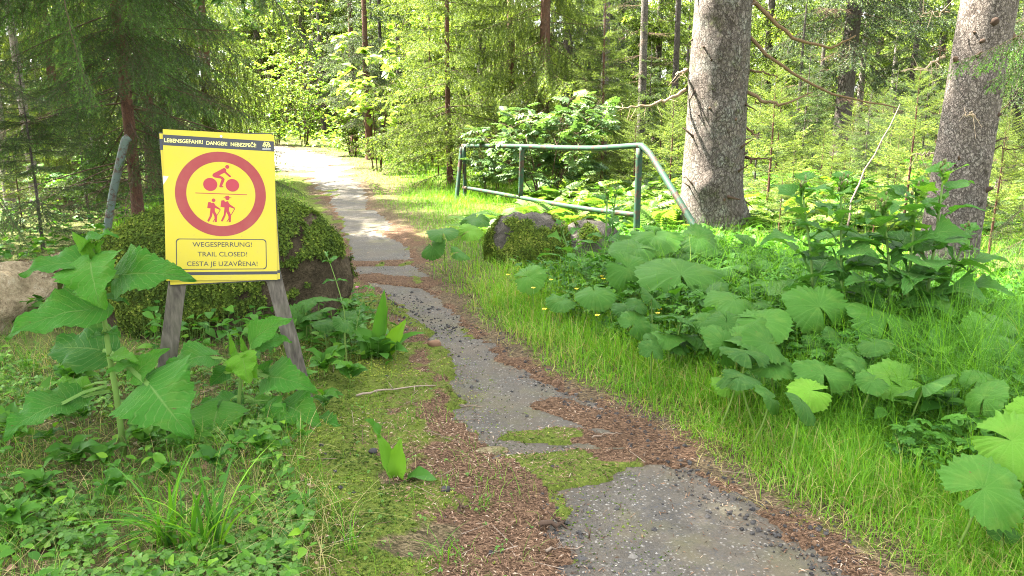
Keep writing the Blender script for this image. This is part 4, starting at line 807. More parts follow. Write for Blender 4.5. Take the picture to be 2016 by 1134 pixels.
# ------------------------------------------------------------------ green pipe barrier
k = NT('green_paint_rust'); p = k.pos(); n1 = k.noise(5.5, 6, 0.7, p); n2 = k.noise(45, 3, 0.6, p)
msk = k.m('MULTIPLY', k.m('SUBTRACT', k.m('ADD', n1, k.m('MULTIPLY', n2, 0.25)), 0.635), 16.0, clamp=True); pale = k.m('MULTIPLY', k.m('SUBTRACT', k.noise(9, 5, 0.6, p), 0.55), 6.0, clamp=True)
c = k.mix(k.m('MULTIPLY', pale, 0.4), (0.022, 0.055, 0.034), (0.055, 0.092, 0.066)); c = k.mix(msk, c, k.ramp(n2, [(0.3, (0.025, 0.014, 0.010)), (0.7, (0.085, 0.052, 0.038))]))
M['pipe'] = k.done(k.pbr(c, 0.6, 0.18, k.bump(k.m('ADD', msk, n2), 0.25, 0.003)))
k = NT('peeling_pale_paint'); p = k.pos(); n1 = k.noise(7, 6, 0.7, p); c = k.mix(k.m('MULTIPLY', k.m('SUBTRACT', n1, 0.49), 14.0, clamp=True), (0.13, 0.175, 0.155), k.ramp(k.noise(30, 4, 0.6, p), [(0.35, (0.05, 0.035, 0.03)), (0.7, (0.16, 0.11, 0.09))])); M['pipe_pale'] = k.done(k.pbr(c, 0.6, 0.3, k.bump(n1, 0.3, 0.004)))
bA, bB = at(911, 288, 16.0), at(1262, 288, 10.3)
bar = thing('barrier', 'weathered green pipe barrier with rusty brown patches beside the trail', 'barrier', (bB[0], bB[1], gz(bB[0], bB[1])))
def railp(px, py):
    a_, d_ = bA[:2], bB[:2]-bA[:2]; r_ = ray(px, py); t_ = (a_[0]*r_[1]-a_[1]*r_[0])/(d_[1]*r_[0]-d_[0]*r_[1]); q = a_+d_*t_; return at(px, py, q[1])
def pipe(name, pts, r, n=14, pm='pipe'):
    P = np.array(pts, float); u = np.linspace(0, 1, len(P)); uu = np.linspace(0, 1, max(12, len(P)*6)); P = np.stack([np.interp(uu, u, P[:, i_]) for i_ in range(3)], 1)
    for _ in range(2): P[1:-1] = (P[:-2]+2*P[1:-1]+P[2:])/4
    v, f = tube(P, r, n); g = Geo(); g.add(v, f); return part(g, name, M[pm], bar)
top = [railp(x_, y_) for x_, y_ in ((911, 287), (960, 287), (1030, 288), (1100, 291), (1170, 292), (1220, 289), (1262, 286))]
br_f = gp(1420, 520); bt = railp(1262, 286)
pipe('top_rail', top+[bt+(br_f-bt)*0.03+[0.02, 0, 0.0]], 0.040)
pipe('lower_rail', [railp(x_, y_) for x_, y_ in ((913, 369), (960, 377), (1020, 388), (1090, 401), (1160, 412), (1252, 423))], 0.036)
for px_, y0_ in ((914, 287), (1028, 288), (1259, 290)):
    tp = railp(px_, y0_); ft = np.array([tp[0], tp[1], gz(tp[0], tp[1])-0.2])
    if px_ == 1028: ft = railp(1025, 386)
    pipe('post', [ft, tp-[0, 0, 0.01]], 0.046 if px_ != 914 else 0.040)
pipe('brace', [bt+[0.0, 0, 0.0], bt+(br_f-bt)*0.10+[0.03, 0, 0.02], (bt+br_f)/2, br_f-[0, 0, 0.1]], 0.042)
lt = railp(909, 290); lf_ = at(897, 392, 15.6); pipe('brace', [lt, lf_-[0, 0, 0.15]], 0.045)
pb = gp(203, 470); bar2 = bar; bar = thing('barrier_post', 'leaning pale green pipe with peeling paint under the reddish spruce', 'post', tuple(pb))
pipe('pipe', [pb-[0, 0, 0.15], at(222, 380, pb[1]-0.05), at(238, 310, pb[1]-0.1), at(246, 276, pb[1]-0.12), at(254, 270, pb[1]-0.1)], 0.055, 14, 'pipe_pale')

# ------------------------------------------------------------------ boulders and logs
def rockmat(name, c1, c2, c3, msc=0.6):
    k = NT(name); p = k.pos(); x = k.attr(); n1 = k.noise(3.5, 8, 0.65, p); n2 = k.noise(28, 5, 0.7, p)
    c = k.ramp(k.m('ADD', k.m('MULTIPLY', n1, 0.6), k.m('MULTIPLY', n2, 0.4)), [(0.3, c1), (0.52, c2), (0.72, c3)])
    mc = k.ramp(k.m('ADD', k.m('MULTIPLY', n2, 0.7), k.m('MULTIPLY', k.noise(120, 2, 0.6, p), 0.3)), [(0.3, (0.020, 0.030, 0.008)), (0.6, (0.075, 0.10, 0.016)), (0.85, (0.16, 0.17, 0.03))])
    n3 = k.noise(90, 4, 0.7, p); c = k.mix(k.m('MULTIPLY', k.m('SUBTRACT', 0.50, n3), 3.0, clamp=True), c, c1); c = k.mix(k.m('MULTIPLY', k.m('SUBTRACT', k.m('ADD', x[0], k.m('MULTIPLY', n2, 0.5)), 0.72), 6.0, clamp=True), c, mc)
    return k.done(k.pbr(c, 0.95, 0.08, k.bump(k.m('ADD', n1, k.m('ADD', k.m('MULTIPLY', n2, 0.7), k.m('MULTIPLY', n3, 0.3))), 1.0, 0.05)))
M['rock'] = rockmat('brown_boulder_rock', (0.022, 0.018, 0.011), (0.066, 0.052, 0.031), (0.145, 0.115, 0.074)); M['rock_grey'] = rockmat('grey_boulder_rock', (0.042, 0.038, 0.031), (0.10, 0.091, 0.076), (0.185, 0.17, 0.145))
M['log'] = rockmat('bleached_wood', (0.12, 0.088, 0.052), (0.42, 0.34, 0.21), (0.62, 0.54, 0.40))
def sprig(n=5, L=1.0, w=0.22, seed=0, up=0.5):
    rg = np.random.RandomState(seed); V_, F_, A_ = [], [], []
    for i in range(n):
        a = i*2.4+rg.rand(); e = up+0.5*rg.rand(); d = np.array([math.cos(a)*math.cos(e), math.sin(a)*math.cos(e), math.sin(e)]); s = np.array([-math.sin(a), math.cos(a), 0])*w
        b = len(V_); V_ += [d*0.02-s*0.3, d*L*0.55-s, d*L+np.array([0, 0, -0.15*L]), d*L*0.55+s, d*0.02+s*0.3]; F_ += [[b, b+1, b+2], [b, b+2, b+3], [b, b+3, b+4]]
        A_ += [[0, 0, 0]]*5
    return np.array(V_), np.array(F_), np.array(A_, float)
SPR = [sprig(5, 1, 0.22, q) for q in range(4)]
def scatter(g, tms, pos, nv, sc, tint, mat=0, jit=0.5):
    """templates stood on surface points along their normals"""
    N = len(pos); which = rs.randint(0, len(tms), N); z = nrm(nv+jit*rs.randn(N, 3)*0.5); h = nrm(rs.randn(N, 3)); x = nrm(np.cross(h, z)); y = np.cross(z, x); Mx = np.stack([x, y, z], -1)*np.asarray(sc)[:, None, None]
    for k_ in range(len(tms)):
        I = np.where(which == k_)[0]
        if len(I):
            v, f = inst(tms[k_][0], [tms[k_][1]], Mx[I], pos[I]); A = np.tile(tms[k_][2], (len(I), 1)); A[:, 0] = np.repeat(np.clip(tint[I], 0, 1), len(tms[k_][0])); g.add(v, f, mat, A)
def boulder(name, label, cat, c, rx, ry, rz_, seed, mossf, rockm, nsp, spsc, squash=2.4, az=0.0, rough=0.16, tint0=0.35):
    root = thing(name, label, cat, tuple(c)); nu, nv_ = 150, 84; U_, V_ = np.meshgrid(np.arange(nu)/nu*2*math.pi, np.linspace(-0.62, math.pi/2*0.999, nv_))
    d = np.stack([np.cos(U_)*np.cos(V_), np.sin(U_)*np.cos(V_), np.sin(V_)], -1)
    s = (np.abs(d)**squash).sum(-1)**(-1/squash); R = s*(1+rough*2*(fbm(d[..., 0]*1.5+seed, d[..., 1]*1.5, d[..., 2]*1.5, seed, 5)-0.5)+0.05*(fbm(d[..., 0]*8, d[..., 1]*8, d[..., 2]*8, seed+5, 3)-0.5)); ca, sa = math.cos(az), math.sin(az)
    P = d*R[..., None]*[rx, ry, rz_]; P = np.stack([P[..., 0]*ca-P[..., 1]*sa, P[..., 0]*sa+P[..., 1]*ca, P[..., 2]], -1)
    Nn = nrm(np.cross(np.roll(P, -1, 1)-np.roll(P, 1, 1), np.gradient(P, axis=0))); mo = mossf(P, Nn, fbm(P[..., 0]*3.2, P[..., 1]*3.2, P[..., 2]*3.2, seed+9, 4))
    P = P+Nn*(0.03*np.clip(mo, 0, 1)*(0.4+fbm(P[..., 0]*11, P[..., 1]*11, P[..., 2]*11, seed+2, 3)))[..., None]
    i, j = np.meshgrid(np.arange(nv_-1), np.arange(nu), indexing='ij'); j2 = (j+1) % nu
    g = Geo(); A = np.zeros((nu*nv_, 3)); A[:, 0] = np.clip(mo.ravel(), 0, 1); g.add(P.reshape(-1, 3), np.stack([i*nu+j, i*nu+j2, (i+1)*nu+j2, (i+1)*nu+j], -1).reshape(-1, 4), 0, A); g.build('rock', M[rockm], root)
    w = (mo > 0.5)*np.cos(V_)*(P[..., 2] > -0.1); I = rs.choice(w.size, nsp, p=w.ravel()/w.sum()); pp = P.reshape(-1, 3)[I]+0.012*rs.randn(nsp, 3); nn = Nn.reshape(-1, 3)[I]
    g = Geo(); tn = tint0+0.9*(fbm(pp[:, 0]*5, pp[:, 1]*5, pp[:, 2]*5, 3)-0.5)+0.2*rs.randn(nsp)+0.12*nn[:, 2]; scatter(g, SPR, pp, nn, spsc*(0.6+0.8*rs.rand(nsp)), tn); g.build('moss', M['moss'], root)
    return root
bc = at(452, 600, 5.95); bc = np.array([bc[0], bc[1], gz(bc[0], bc[1])])
boulder('boulder', 'large boulder under thick green moss right behind the yellow sign', 'boulder', bc, 0.99, 0.66, 0.93, 3, lambda P, N, n: np.where(P[..., 0]+0.5*(n-0.5)-0.25*(P[..., 2]-0.4) > 0.55, (n > 0.55)*0.8*(N[..., 2] > 0.2), np.where(P[..., 2]+0.5*(n-0.5) < 0.10+0.34*sstep(-0.1, 0.5, P[..., 0]), (n > 0.60)*0.6, 1.0)*(n > 0.22)), 'rock', 95000, 0.0135, 2.6, 0.1, 0.16, 0.24)
b2 = at(1038, 500, 8.9); b2 = np.array([b2[0], b2[1], gz(b2[0], b2[1])])
boulder('boulder', 'grey boulder with moss patches standing in the herbs before the barrier', 'boulder', b2, 0.50, 0.42, 0.56, 8, lambda P, N, n: np.where(P[..., 2] < 0.36, n > 0.34, n > 0.50)*1.0, 'rock_grey', 20000, 0.015, 2.3, 0.5, 0.2)
b3 = at(1155, 500, 9.3); b3 = np.array([b3[0], b3[1], gz(b3[0], b3[1])])
boulder('boulder', 'flat bare grey boulder half hidden by leaves beside the mossy grey one', 'boulder', b3, 0.54, 0.42, 0.47, 15, lambda P, N, n: (n > 0.66)*1.0, 'rock_grey', 1500, 0.03, 2.2, 0.9, 0.22)
lg = thing('fallen_log', 'thick pale rotten log with a needle filled hollow lying beside the mossy boulder', 'log', tuple(gp(40, 690)))
A_, B_ = at(-170, 655, 5.0), at(245, 500, 7.2); A_[2] = gz(A_[0], A_[1])+0.17; B_[2] = gz(B_[0], B_[1])+0.19; nz_, na_ = 110, 44; t = np.linspace(0, 1, nz_); ax_ = nrm((B_-A_)[None])[0]; s1 = nrm(np.cross(ax_, [0, 0, 1.0])[None])[0]; s2 = np.cross(s1, ax_)
T2, A2 = np.meshgrid(t, np.arange(na_)/na_*2*math.pi, indexing='ij'); R = (0.33-0.10*T2)*(1+0.5*(fbm(np.cos(A2)*1.5, np.sin(A2)*1.5, T2*5, 77, 5)-0.5)+0.16*(fbm(np.cos(A2)*7, np.sin(A2)*7, T2*8, 78, 3)-0.5))
R -= 0.10*np.exp(-((T2-0.52)/0.06)**2-((np.angle(np.exp(1j*(A2-math.pi*0.35))))/0.6)**2)+0.09*np.exp(-((T2-0.36)/0.04)**2-((np.angle(np.exp(1j*(A2-math.pi*0.15))))/0.4)**2)
P = A_+(B_-A_)*T2[..., None]+s1*(R*np.cos(A2))[..., None]+s2*(R*np.sin(A2))[..., None]; i, j = np.meshgrid(np.arange(nz_-1), np.arange(na_), indexing='ij'); j2 = (j+1) % na_
g = Geo(); Aq = np.zeros((nz_*na_, 3)); Aq[:, 0] = (0.75*(fbm(P[..., 0]*2, P[..., 1]*2, P[..., 2]*3, 5) > 0.62)).ravel(); g.add(P.reshape(-1, 3), np.stack([i*na_+j, i*na_+j2, (i+1)*na_+j2, (i+1)*na_+j], -1).reshape(-1, 4), 0, Aq); part(g, 'wood', M['log'], lg)
def litter_bits(g, pos, l=0.016, w=0.0022, flat=0.25, tint=None):
    n = len(pos); a = rs.rand(n)*6.28; d = np.stack([np.cos(a), np.sin(a), flat*rs.randn(n)], 1); s = nrm(np.cross(d, np.array([0, 0, 1.0])+0.4*rs.randn(n, 3))); L_ = l*(0.5+rs.rand(n))[:, None]; w_ = w*(0.6+0.8*rs.rand(n))[:, None]
    v = np.stack([pos-d*L_-s*w_*0.6, pos-d*L_*0.1-s*w_+[0, 0, 0.002], pos+d*L_, pos-d*L_*0.1+s*w_+[0, 0, 0.002]], 1).reshape(-1, 3); tt = np.repeat(rs.rand(n) if tint is None else tint, 4)
    g.add(v, np.arange(4*n).reshape(-1, 4), 0, np.stack([tt, tt*0, tt*0], 1))
m_ = (np.abs(T2-0.52) < 0.10) & (np.abs(np.angle(np.exp(1j*(A2-math.pi*0.35)))) < 0.55); Pm = P[m_]; Pm = Pm[rs.randint(0, len(Pm), 1500)]+0.02*rs.randn(1500, 3)*[1, 1, 0.2]+[0, 0, 0.006]
g = Geo(); litter_bits(g, Pm); part(g, 'needle_litter', M['litter'], lg)
rp = thing('fallen_tree', 'upturned dark dead roots in the shade beside the dark straight spruce', 'dead wood', tuple(PT(1580, 19)))
g = Geo()
for pts, r_ in (([(1604, 226, 19), (1590, 252, 19), (1572, 268, 19.1)], 0.075), ([(1560, 262, 19), (1575, 246, 18.9), (1590, 243, 18.8)], 0.085), ([(1570, 268, 19), (1600, 262, 18.8), (1622, 256, 18.7)], 0.05), ([(1575, 268, 19), (1600, 285, 18.9)], 0.07)):
    v, f = tube([at(*q) for q in pts], np.linspace(r_, r_*0.5, len(pts)), 8); g.add(v, f, 0, (0.30+0.5*(r_ == 0.075), 0, 0))
part(g, 'root', M['twig'], rp); 
def stick(label, pts, r, tint=0.6, name='stick', side=3):
    P = np.array(pts, float); u = np.linspace(0, 1, len(P)); uu = np.linspace(0, 1, 10); P = np.stack([np.interp(uu, u, P[:, c]) for c in range(3)], 1); P[1:-1] += r*0.6*rs.randn(8, 3); g = Geo(); v, f = tube(P, np.linspace(r, r*0.4, 10), 6); g.add(v, f, 0, (tint, 0, 0))
    for q in range(side):
        b = P[rs.randint(2, 9)]; d = nrm(rs.randn(1, 3)+[0, 0, 0.2])[0]; v, f = tube([b, b+d*r*(4+6*rs.rand())], [r*0.5, r*0.2], 4); g.add(v, f, 0, (tint, 0, 0))
    return tag(g.build(name, M['twig'], loc=P[0]), label, 'stick')
stick('thin bare stick leaning through the sow thistles between the two big trunks', [at(1660, 470, 7.6), at(1680, 385, 7.7), at(1712, 320, 7.8), at(1750, 255, 7.9), at(1772, 205, 8.0)], 0.010, 0.75, 'bare_stick', 2)
up = lambda px, py, h=0.012: gp(px, py)+[0, 0, h]
for lab, a, b, r, t in [('long pale stick lying beside the right stake of the sign', (702, 800), (858, 776), 0.007, 0.85), ('thin grey stick on the needles beside the mossy asphalt', (905, 803), (965, 800), 0.004, 0.7), ('short dark stick at the corner of the bare asphalt', (1062, 1045), (1122, 1022), 0.012, 0.2), ('crooked twig standing across the asphalt corner', (1138, 1012), (1172, 1100), 0.006, 0.25),
                        ('pale forked twig lying on the needles at the asphalt corner', (1075, 1098), (1160, 1076), 0.006, 0.75), ('brown stick in the needle band across the trail', (1095, 886), (1150, 882), 0.006, 0.6), ('dark broken stick among the brown needles', (903, 1028), (930, 1008), 0.008, 0.25), ('grey twig bent in the moss beside the young dock plant', (840, 866), (905, 884), 0.004, 0.6), ('curved pale root across the needles beside the grass', (1165, 870), (1225, 862), 0.005, 0.7)]:
    pa_, pb_ = up(*a), up(*b); mid = (pa_+pb_)/2+[0, 0, 0.01]; mid[:2] += 0.03*rs.randn(2); stick(lab, [pa_, mid, pb_], r, t)
def pebble_geo(g, c, r, seed, mat=0, tint=0.5, n=14):
    U_, V_ = np.meshgrid(np.arange(n)/n*2*math.pi, np.linspace(-1.5, 1.5, 9)); d = np.stack([np.cos(U_)*np.cos(V_), np.sin(U_)*np.cos(V_), np.sin(V_)], -1); R = 1+0.7*(fbm(d[..., 0]*1.6+seed, d[..., 1]*1.6, d[..., 2]*1.6, seed, 3)-0.5); P = d*R[..., None]*np.asarray(r)+c
    i, j = np.meshgrid(np.arange(8), np.arange(n), indexing='ij'); g.add(P.reshape(-1, 3), np.stack([i*n+j, i*n+(j+1) % n, (i+1)*n+(j+1) % n, (i+1)*n+j], -1).reshape(-1, 4), mat, (tint, 0, 0))
for lab, px_, py_, r_, t_, nm in [('brown cone lying at the edge of the asphalt', 856, 692, (0.05, 0.028, 0.03), None, 'spruce_cone'), ('flat cracked sandy stone in front of the needle band', 968, 889, (0.085, 0.04, 0.018), 'p', 'flat_stone'), ('grey stone resting on the asphalt near the dark gravel', 1246, 1096, (0.028, 0.024, 0.02), 0.75, 'stone'), ('dark stone at the corner of the asphalt', 1145, 1100, (0.03, 0.024, 0.018), 0.4, 'stone'), ('black stone lying alone in the moss below the dock plant', 878, 985, (0.022, 0.02, 0.014), 0.15, 'stone'), ('black stone in the moss beside the large lower leaf', 735, 910, (0.022, 0.018, 0.013), 0.1, 'stone'), ('rusty leaf scrap lying on the needles', 1118, 978, (0.03, 0.022, 0.012), None, 'dead_leaf')]:
    g = Geo(); c0 = gp(px_, py_)+[0, 0, r_[2]*0.5]; pebble_geo(g, c0, r_, int(px_), 0, t_ if isinstance(t_, float) else 0.55); tag(g.build(nm, M['log'] if t_ == 'p' else (M['stone_bits'] if t_ else M['litter']), loc=c0), lab, nm.split('_')[-1])
# ------------------------------------------------------------------ large leaved plants
def GH(px, py, h):
    """where the pixel's ray is h above the ground"""
    d = ray(px, py); t = np.arange(1.2, 30, 0.01); P = CAMP+d*t[:, None]; k_ = np.argmax(P[:, 2]-base_z(P[:, 0], P[:, 1])-h < 0); return P[k_]
def hastate(seed, nt=36, nv=4, teeth=11, lobed=False):
    rg = np.random.RandomState(seed); t = np.linspace(0, 1, nt); vs = np.linspace(-1, 1, 2*nv+1)
    if not lobed: f = np.where(t < 0.17, np.clip(t/0.17, 0, 1)**0.65, (np.clip(1-t, 0, 1)/0.83)**0.80)
    else: f = 0.10+0.95*np.exp(-((t-0.60)/0.10)**2)*1.0+0.55*np.clip((1-t)/0.45, 0, 1)*sstep(0.5, 0.62, t)+0.60*np.exp(-((t-0.36)/0.045)**2)+0.38*np.exp(-((t-0.19)/0.035)**2); f = f*np.clip((1-t)/0.10, 0, 1)**0.6
    saw = 1-((t*teeth*1.0+rg.rand()) % 1.0); amp = (0.15+0.10*rg.rand(nt))*(1.7 if lobed else 1.0)
    fl, fr = f*(1+amp*(saw-0.4)*sstep(0.02, 0.2, t)), f*(1+amp*(np.roll(saw, 1)-0.4)*sstep(0.02, 0.2, t))
    fl[0] = fr[0] = 0.03; fl[-1] = fr[-1] = 0.004
    Y_ = np.where(vs[None] < 0, fl[:, None], fr[:, None])*vs[None]; X_ = np.repeat(t[:, None], len(vs), 1)-(0.0 if lobed else 0.20)*np.abs(vs)[None]**1.5*np.exp(-(t/0.16)**2)[:, None]+(0.07*np.abs(vs)[None]*sstep(0.1, 0.3, t)[:, None]*np.sin(t*9)[:, None] if lobed else 0)
    Z_ = 0.09*np.sin(t*14+rg.rand()*6)[:, None]*np.abs(vs)[None]**1.5+0.04*np.sin(t*5+rg.rand()*6)[:, None]*vs[None]+0.07*(fbm(t[:, None]*7+0*vs[None], vs[None]*2+0*t[:, None], seed, seed, 3)-0.5)
    n = len(vs); i, j = np.meshgrid(np.arange(nt-1), np.arange(n-1), indexing='ij')
    return X_, Y_, Z_, np.stack([i*n+j, (i+1)*n+j, (i+1)*n+j+1, i*n+j+1], -1).reshape(-1, 4), t, vs
HAST = [hastate(q) for q in range(5)]; LOBE = [hastate(q+20, 44, 3, 14, True) for q in range(4)]
def big_leaf(g, base, tip, up, wr, tint, tm, droop=0.12, fold=0.12, mat=0, und=1.0):
    base, tip = np.asarray(base, float), np.asarray(tip, float); X_, Y_, Z_, f, t, vs = tm; D = tip-base; L = np.linalg.norm(D); x = D/L; z = np.asarray(up, float); z = z-x*np.dot(z, x); z /= np.linalg.norm(z); y = np.cross(z, x)
    bend = droop*(4*X_*(1-X_)); V_ = base+x*(X_*L)[..., None]+y*(Y_*wr*L)[..., None]+z*((Z_*und*wr*2+bend+np.abs(Y_)*wr*fold*2)*L)[..., None]
    A = np.stack([X_*0+tint, X_, np.repeat(vs[None], len(t), 0)], -1); g.add(V_.reshape(-1, 3), f, mat, A.reshape(-1, 3))
def stalk(g, pts, r0, r1, tint=0.35, n=7, m=10):
    P = np.array(pts, float); u = np.linspace(0, 1, len(P)); uu = np.linspace(0, 1, m); P = np.stack([np.interp(uu, u, P[:, c]) for c in range(3)], 1)
    for _ in range(3): P[1:-1] = (P[:-2]+2*P[1:-1]+P[2:])/4
    v, f = tube(P, np.linspace(r0, r1, m), n); g.add(v, f, 0, (tint, 0, 0))
FACE, FLAT, LEFTUP, RIGHTUP = (0, -0.85, 0.5), (0, -0.30, 0.95), (-0.5, -0.6, 0.6), (0.5, -0.6, 0.6)
def leafy_plant(name, label, foot, stem, leaves, matn, srad=0.012):
    """stem: pixels with depth; leaves: (petiole pixel, blade base, blade tip, width ratio, facing, tint, droop)"""
    root = thing(name, label, 'plant', tuple(foot)); g = Geo(); stalk(g, [foot-[0, 0, 0.05]]+[at(*q) for q in stem], srad, srad*0.5, 0.3, 9, 14); part(g, 'stem', M['stem'], root)
    for n_, (a, b, c, wr, up_, tint, dr) in enumerate(leaves):
        g = Geo(); B, C_ = at(*b), at(*c); big_leaf(g, B, C_, up_, wr, tint, HAST[n_ % 5], dr)
        P0 = at(*a); x = nrm((C_-B)[None])[0]; s_ = nrm(np.cross(up_, x)[None])[0]
        if np.linalg.norm(P0-B) > 0.01:
            pts = np.array([P0, (P0+B)/2+[0, 0, 0.012], B+x*0.02]); v = np.concatenate([pts-s_*0.011, pts+s_*0.011, pts+[0, 0, -0.008]]); g.add(v, np.array([[0, 1, 7, 6], [1, 2, 8, 7], [6, 7, 4, 3], [7, 8, 5, 4]]), 0, (0.75, 0.1, 0.0))
        part(g, 'leaf', M[matn], root)
    return root
fA = gp(243, 893); ya = fA[1]
leafy_plant('thistle_plant', 'tall broad leaved plant whose big toothed leaf covers the lower corner of the sign', fA, [(232, 780, ya), (213, 700, ya), (206, 620, ya), (190, 545, ya), (183, 490, ya)], [
    ((188, 520, ya), (178, 512, ya-0.05), (199, 606, ya-0.17), 0.62, FACE, 0.50, 0.06), ((185, 515, ya), (165, 517, ya), (38, 543, ya-0.05), 0.30, (0.05, -0.55, 0.8), 0.32, 0.10),
    ((207, 556, ya), (236, 543, ya), (384, 549, ya-0.02), 0.36, (-0.05, -0.75, 0.6), 0.35, 0.12), ((205, 612, ya), (185, 608, ya-0.05), (8, 666, ya-0.2), 0.32, (-0.1, -0.7, 0.7), 0.45, 0.10),
    ((184, 490, ya), (165, 482, ya), (232, 462, ya+0.05), 0.42, FLAT, 0.45, 0.10), ((184, 490, ya), (182, 500, ya), (140, 455, ya), 0.26, FACE, 0.85, 0.03), ((184, 490, ya), (186, 505, ya), (205, 470, ya), 0.24, FACE, 0.80, 0.03), ((184, 490, ya), (182, 505, ya-0.02), (168, 470, ya-0.03), 0.2, FACE, 0.95, 0.03),
    ((205, 590, ya), (206, 584, ya), (255, 598, ya), 0.30, FLAT, 0.4, 0.06), ((200, 560, ya), (190, 560, ya+0.1), (118, 588, ya+0.15), 0.36, (0, -0.6, 0.7), 0.15, 0.1), ((202, 560, ya), (205, 555, ya+0.1), (215, 500, ya+0.12), 0.4, FACE, 0.15, 0.05),
    ((212, 700, ya), (222, 700, ya-0.04), (275, 712, ya-0.12), 0.26, FLAT, 0.7, 0.05), ((215, 700, ya), (294, 757, ya-0.10), (373, 858, ya-0.28), 0.58, (0.1, -0.75, 0.65), 0.45, 0.06), ((230, 718, ya), (262, 740, ya-0.05), (330, 685, ya-0.02), 0.34, FACE, 0.55, 0.06), ((222, 708, ya), (262, 716, ya-0.05), (202, 742, ya-0.15), 0.30, FLAT, 0.6, 0.06),
    ((212, 758, ya), (120, 795, ya-0.15), (4, 862, ya-0.36), 0.44, (-0.1, -0.7, 0.7), 0.35, 0.10), ((208, 752, ya), (165, 765, ya), (100, 752, ya+0.05), 0.30, FLAT, 0.75, 0.08), ((215, 770, ya), (150, 790, ya-0.10), (60, 795, ya-0.1), 0.42, (0, -0.6, 0.8), 0.25, 0.08), ((210, 640, ya), (212, 650, ya), (238, 662, ya-0.02), 0.5, FLAT, 0.55, 0.05), ((208, 645, ya), (205, 655, ya), (172, 668, ya-0.02), 0.45, FLAT, 0.5, 0.05), ((225, 700, ya+0.05), (205, 690, ya+0.15), (95, 690, ya+0.25), 0.4, (0, -0.7, 0.7), 0.05, 0.08)], 'broad', 0.016)
fB = gp(468, 850); yb = fB[1]
leafy_plant('thistle_plant', 'low broad leaved plant with pale crinkled young leaves between the two stakes', fB, [(470, 790, yb), (476, 730, yb), (480, 695, yb)], [
    ((462, 718, yb), (412, 700, yb), (318, 745, yb-0.12), 0.42, (-0.25, -0.7, 0.65), 0.42, 0.16), ((492, 690, yb), (500, 668, yb-0.02), (578, 626, yb+0.02), 0.34, (0, -0.7, 0.65), 0.5, 0.12), ((500, 690, yb), (512, 675, yb), (575, 672, yb+0.05), 0.42, (0, -0.6, 0.75), 0.45, 0.10), ((495, 740, yb), (528, 742, yb), (624, 770, yb-0.08), 0.40, (0.15, -0.7, 0.65), 0.5, 0.14), ((500, 735, yb), (515, 735, yb+0.05), (536, 708, yb+0.05), 0.4, FACE, 0.45, 0.05),
    ((455, 790, yb), (428, 805, yb-0.10), (414, 912, yb-0.28), 0.62, (0, -0.8, 0.55), 0.55, 0.06), ((470, 800, yb), (500, 830, yb-0.08), (574, 914, yb-0.26), 0.55, (0.05, -0.75, 0.6), 0.5, 0.06), ((480, 790, yb), (562, 798, yb-0.03), (632, 842, yb-0.15), 0.50, (0.1, -0.6, 0.75), 0.55, 0.12), ((470, 820, yb), (600, 852, yb-0.08), (706, 906, yb-0.26), 0.40, (0.05, -0.55, 0.8), 0.25, 0.08), ((475, 720, yb), (470, 730, yb-0.06), (462, 690, yb-0.06), 0.55, FACE, 0.88, 0.03), ((475, 720, yb), (482, 735, yb-0.10), (500, 690, yb-0.08), 0.60, FACE, 0.82, 0.03),
    ((475, 740, yb), (478, 700, yb-0.08), (490, 755, yb-0.16), 0.55, FACE, 0.92, 0.08), ((470, 700, yb), (462, 700, yb), (452, 655, yb), 0.16, FACE, 0.95, 0.02), ((480, 700, yb), (482, 692, yb), (474, 660, yb), 0.2, FACE, 0.85, 0.02), ((470, 740, yb), (445, 730, yb+0.08), (412, 760, yb+0.05), 0.45, FACE, 0.15, 0.05), ((470, 780, yb), (455, 790, yb), (385, 800, yb+0.02), 0.3, FLAT, 0.5, 0.08), ((480, 780, yb), (500, 792, yb), (560, 790, yb), 0.25, FLAT, 0.65, 0.08), ((475, 780, yb), (470, 790, yb+0.1), (425, 780, yb+0.12), 0.5, FLAT, 0.05, 0.05)], 'broad', 0.013)
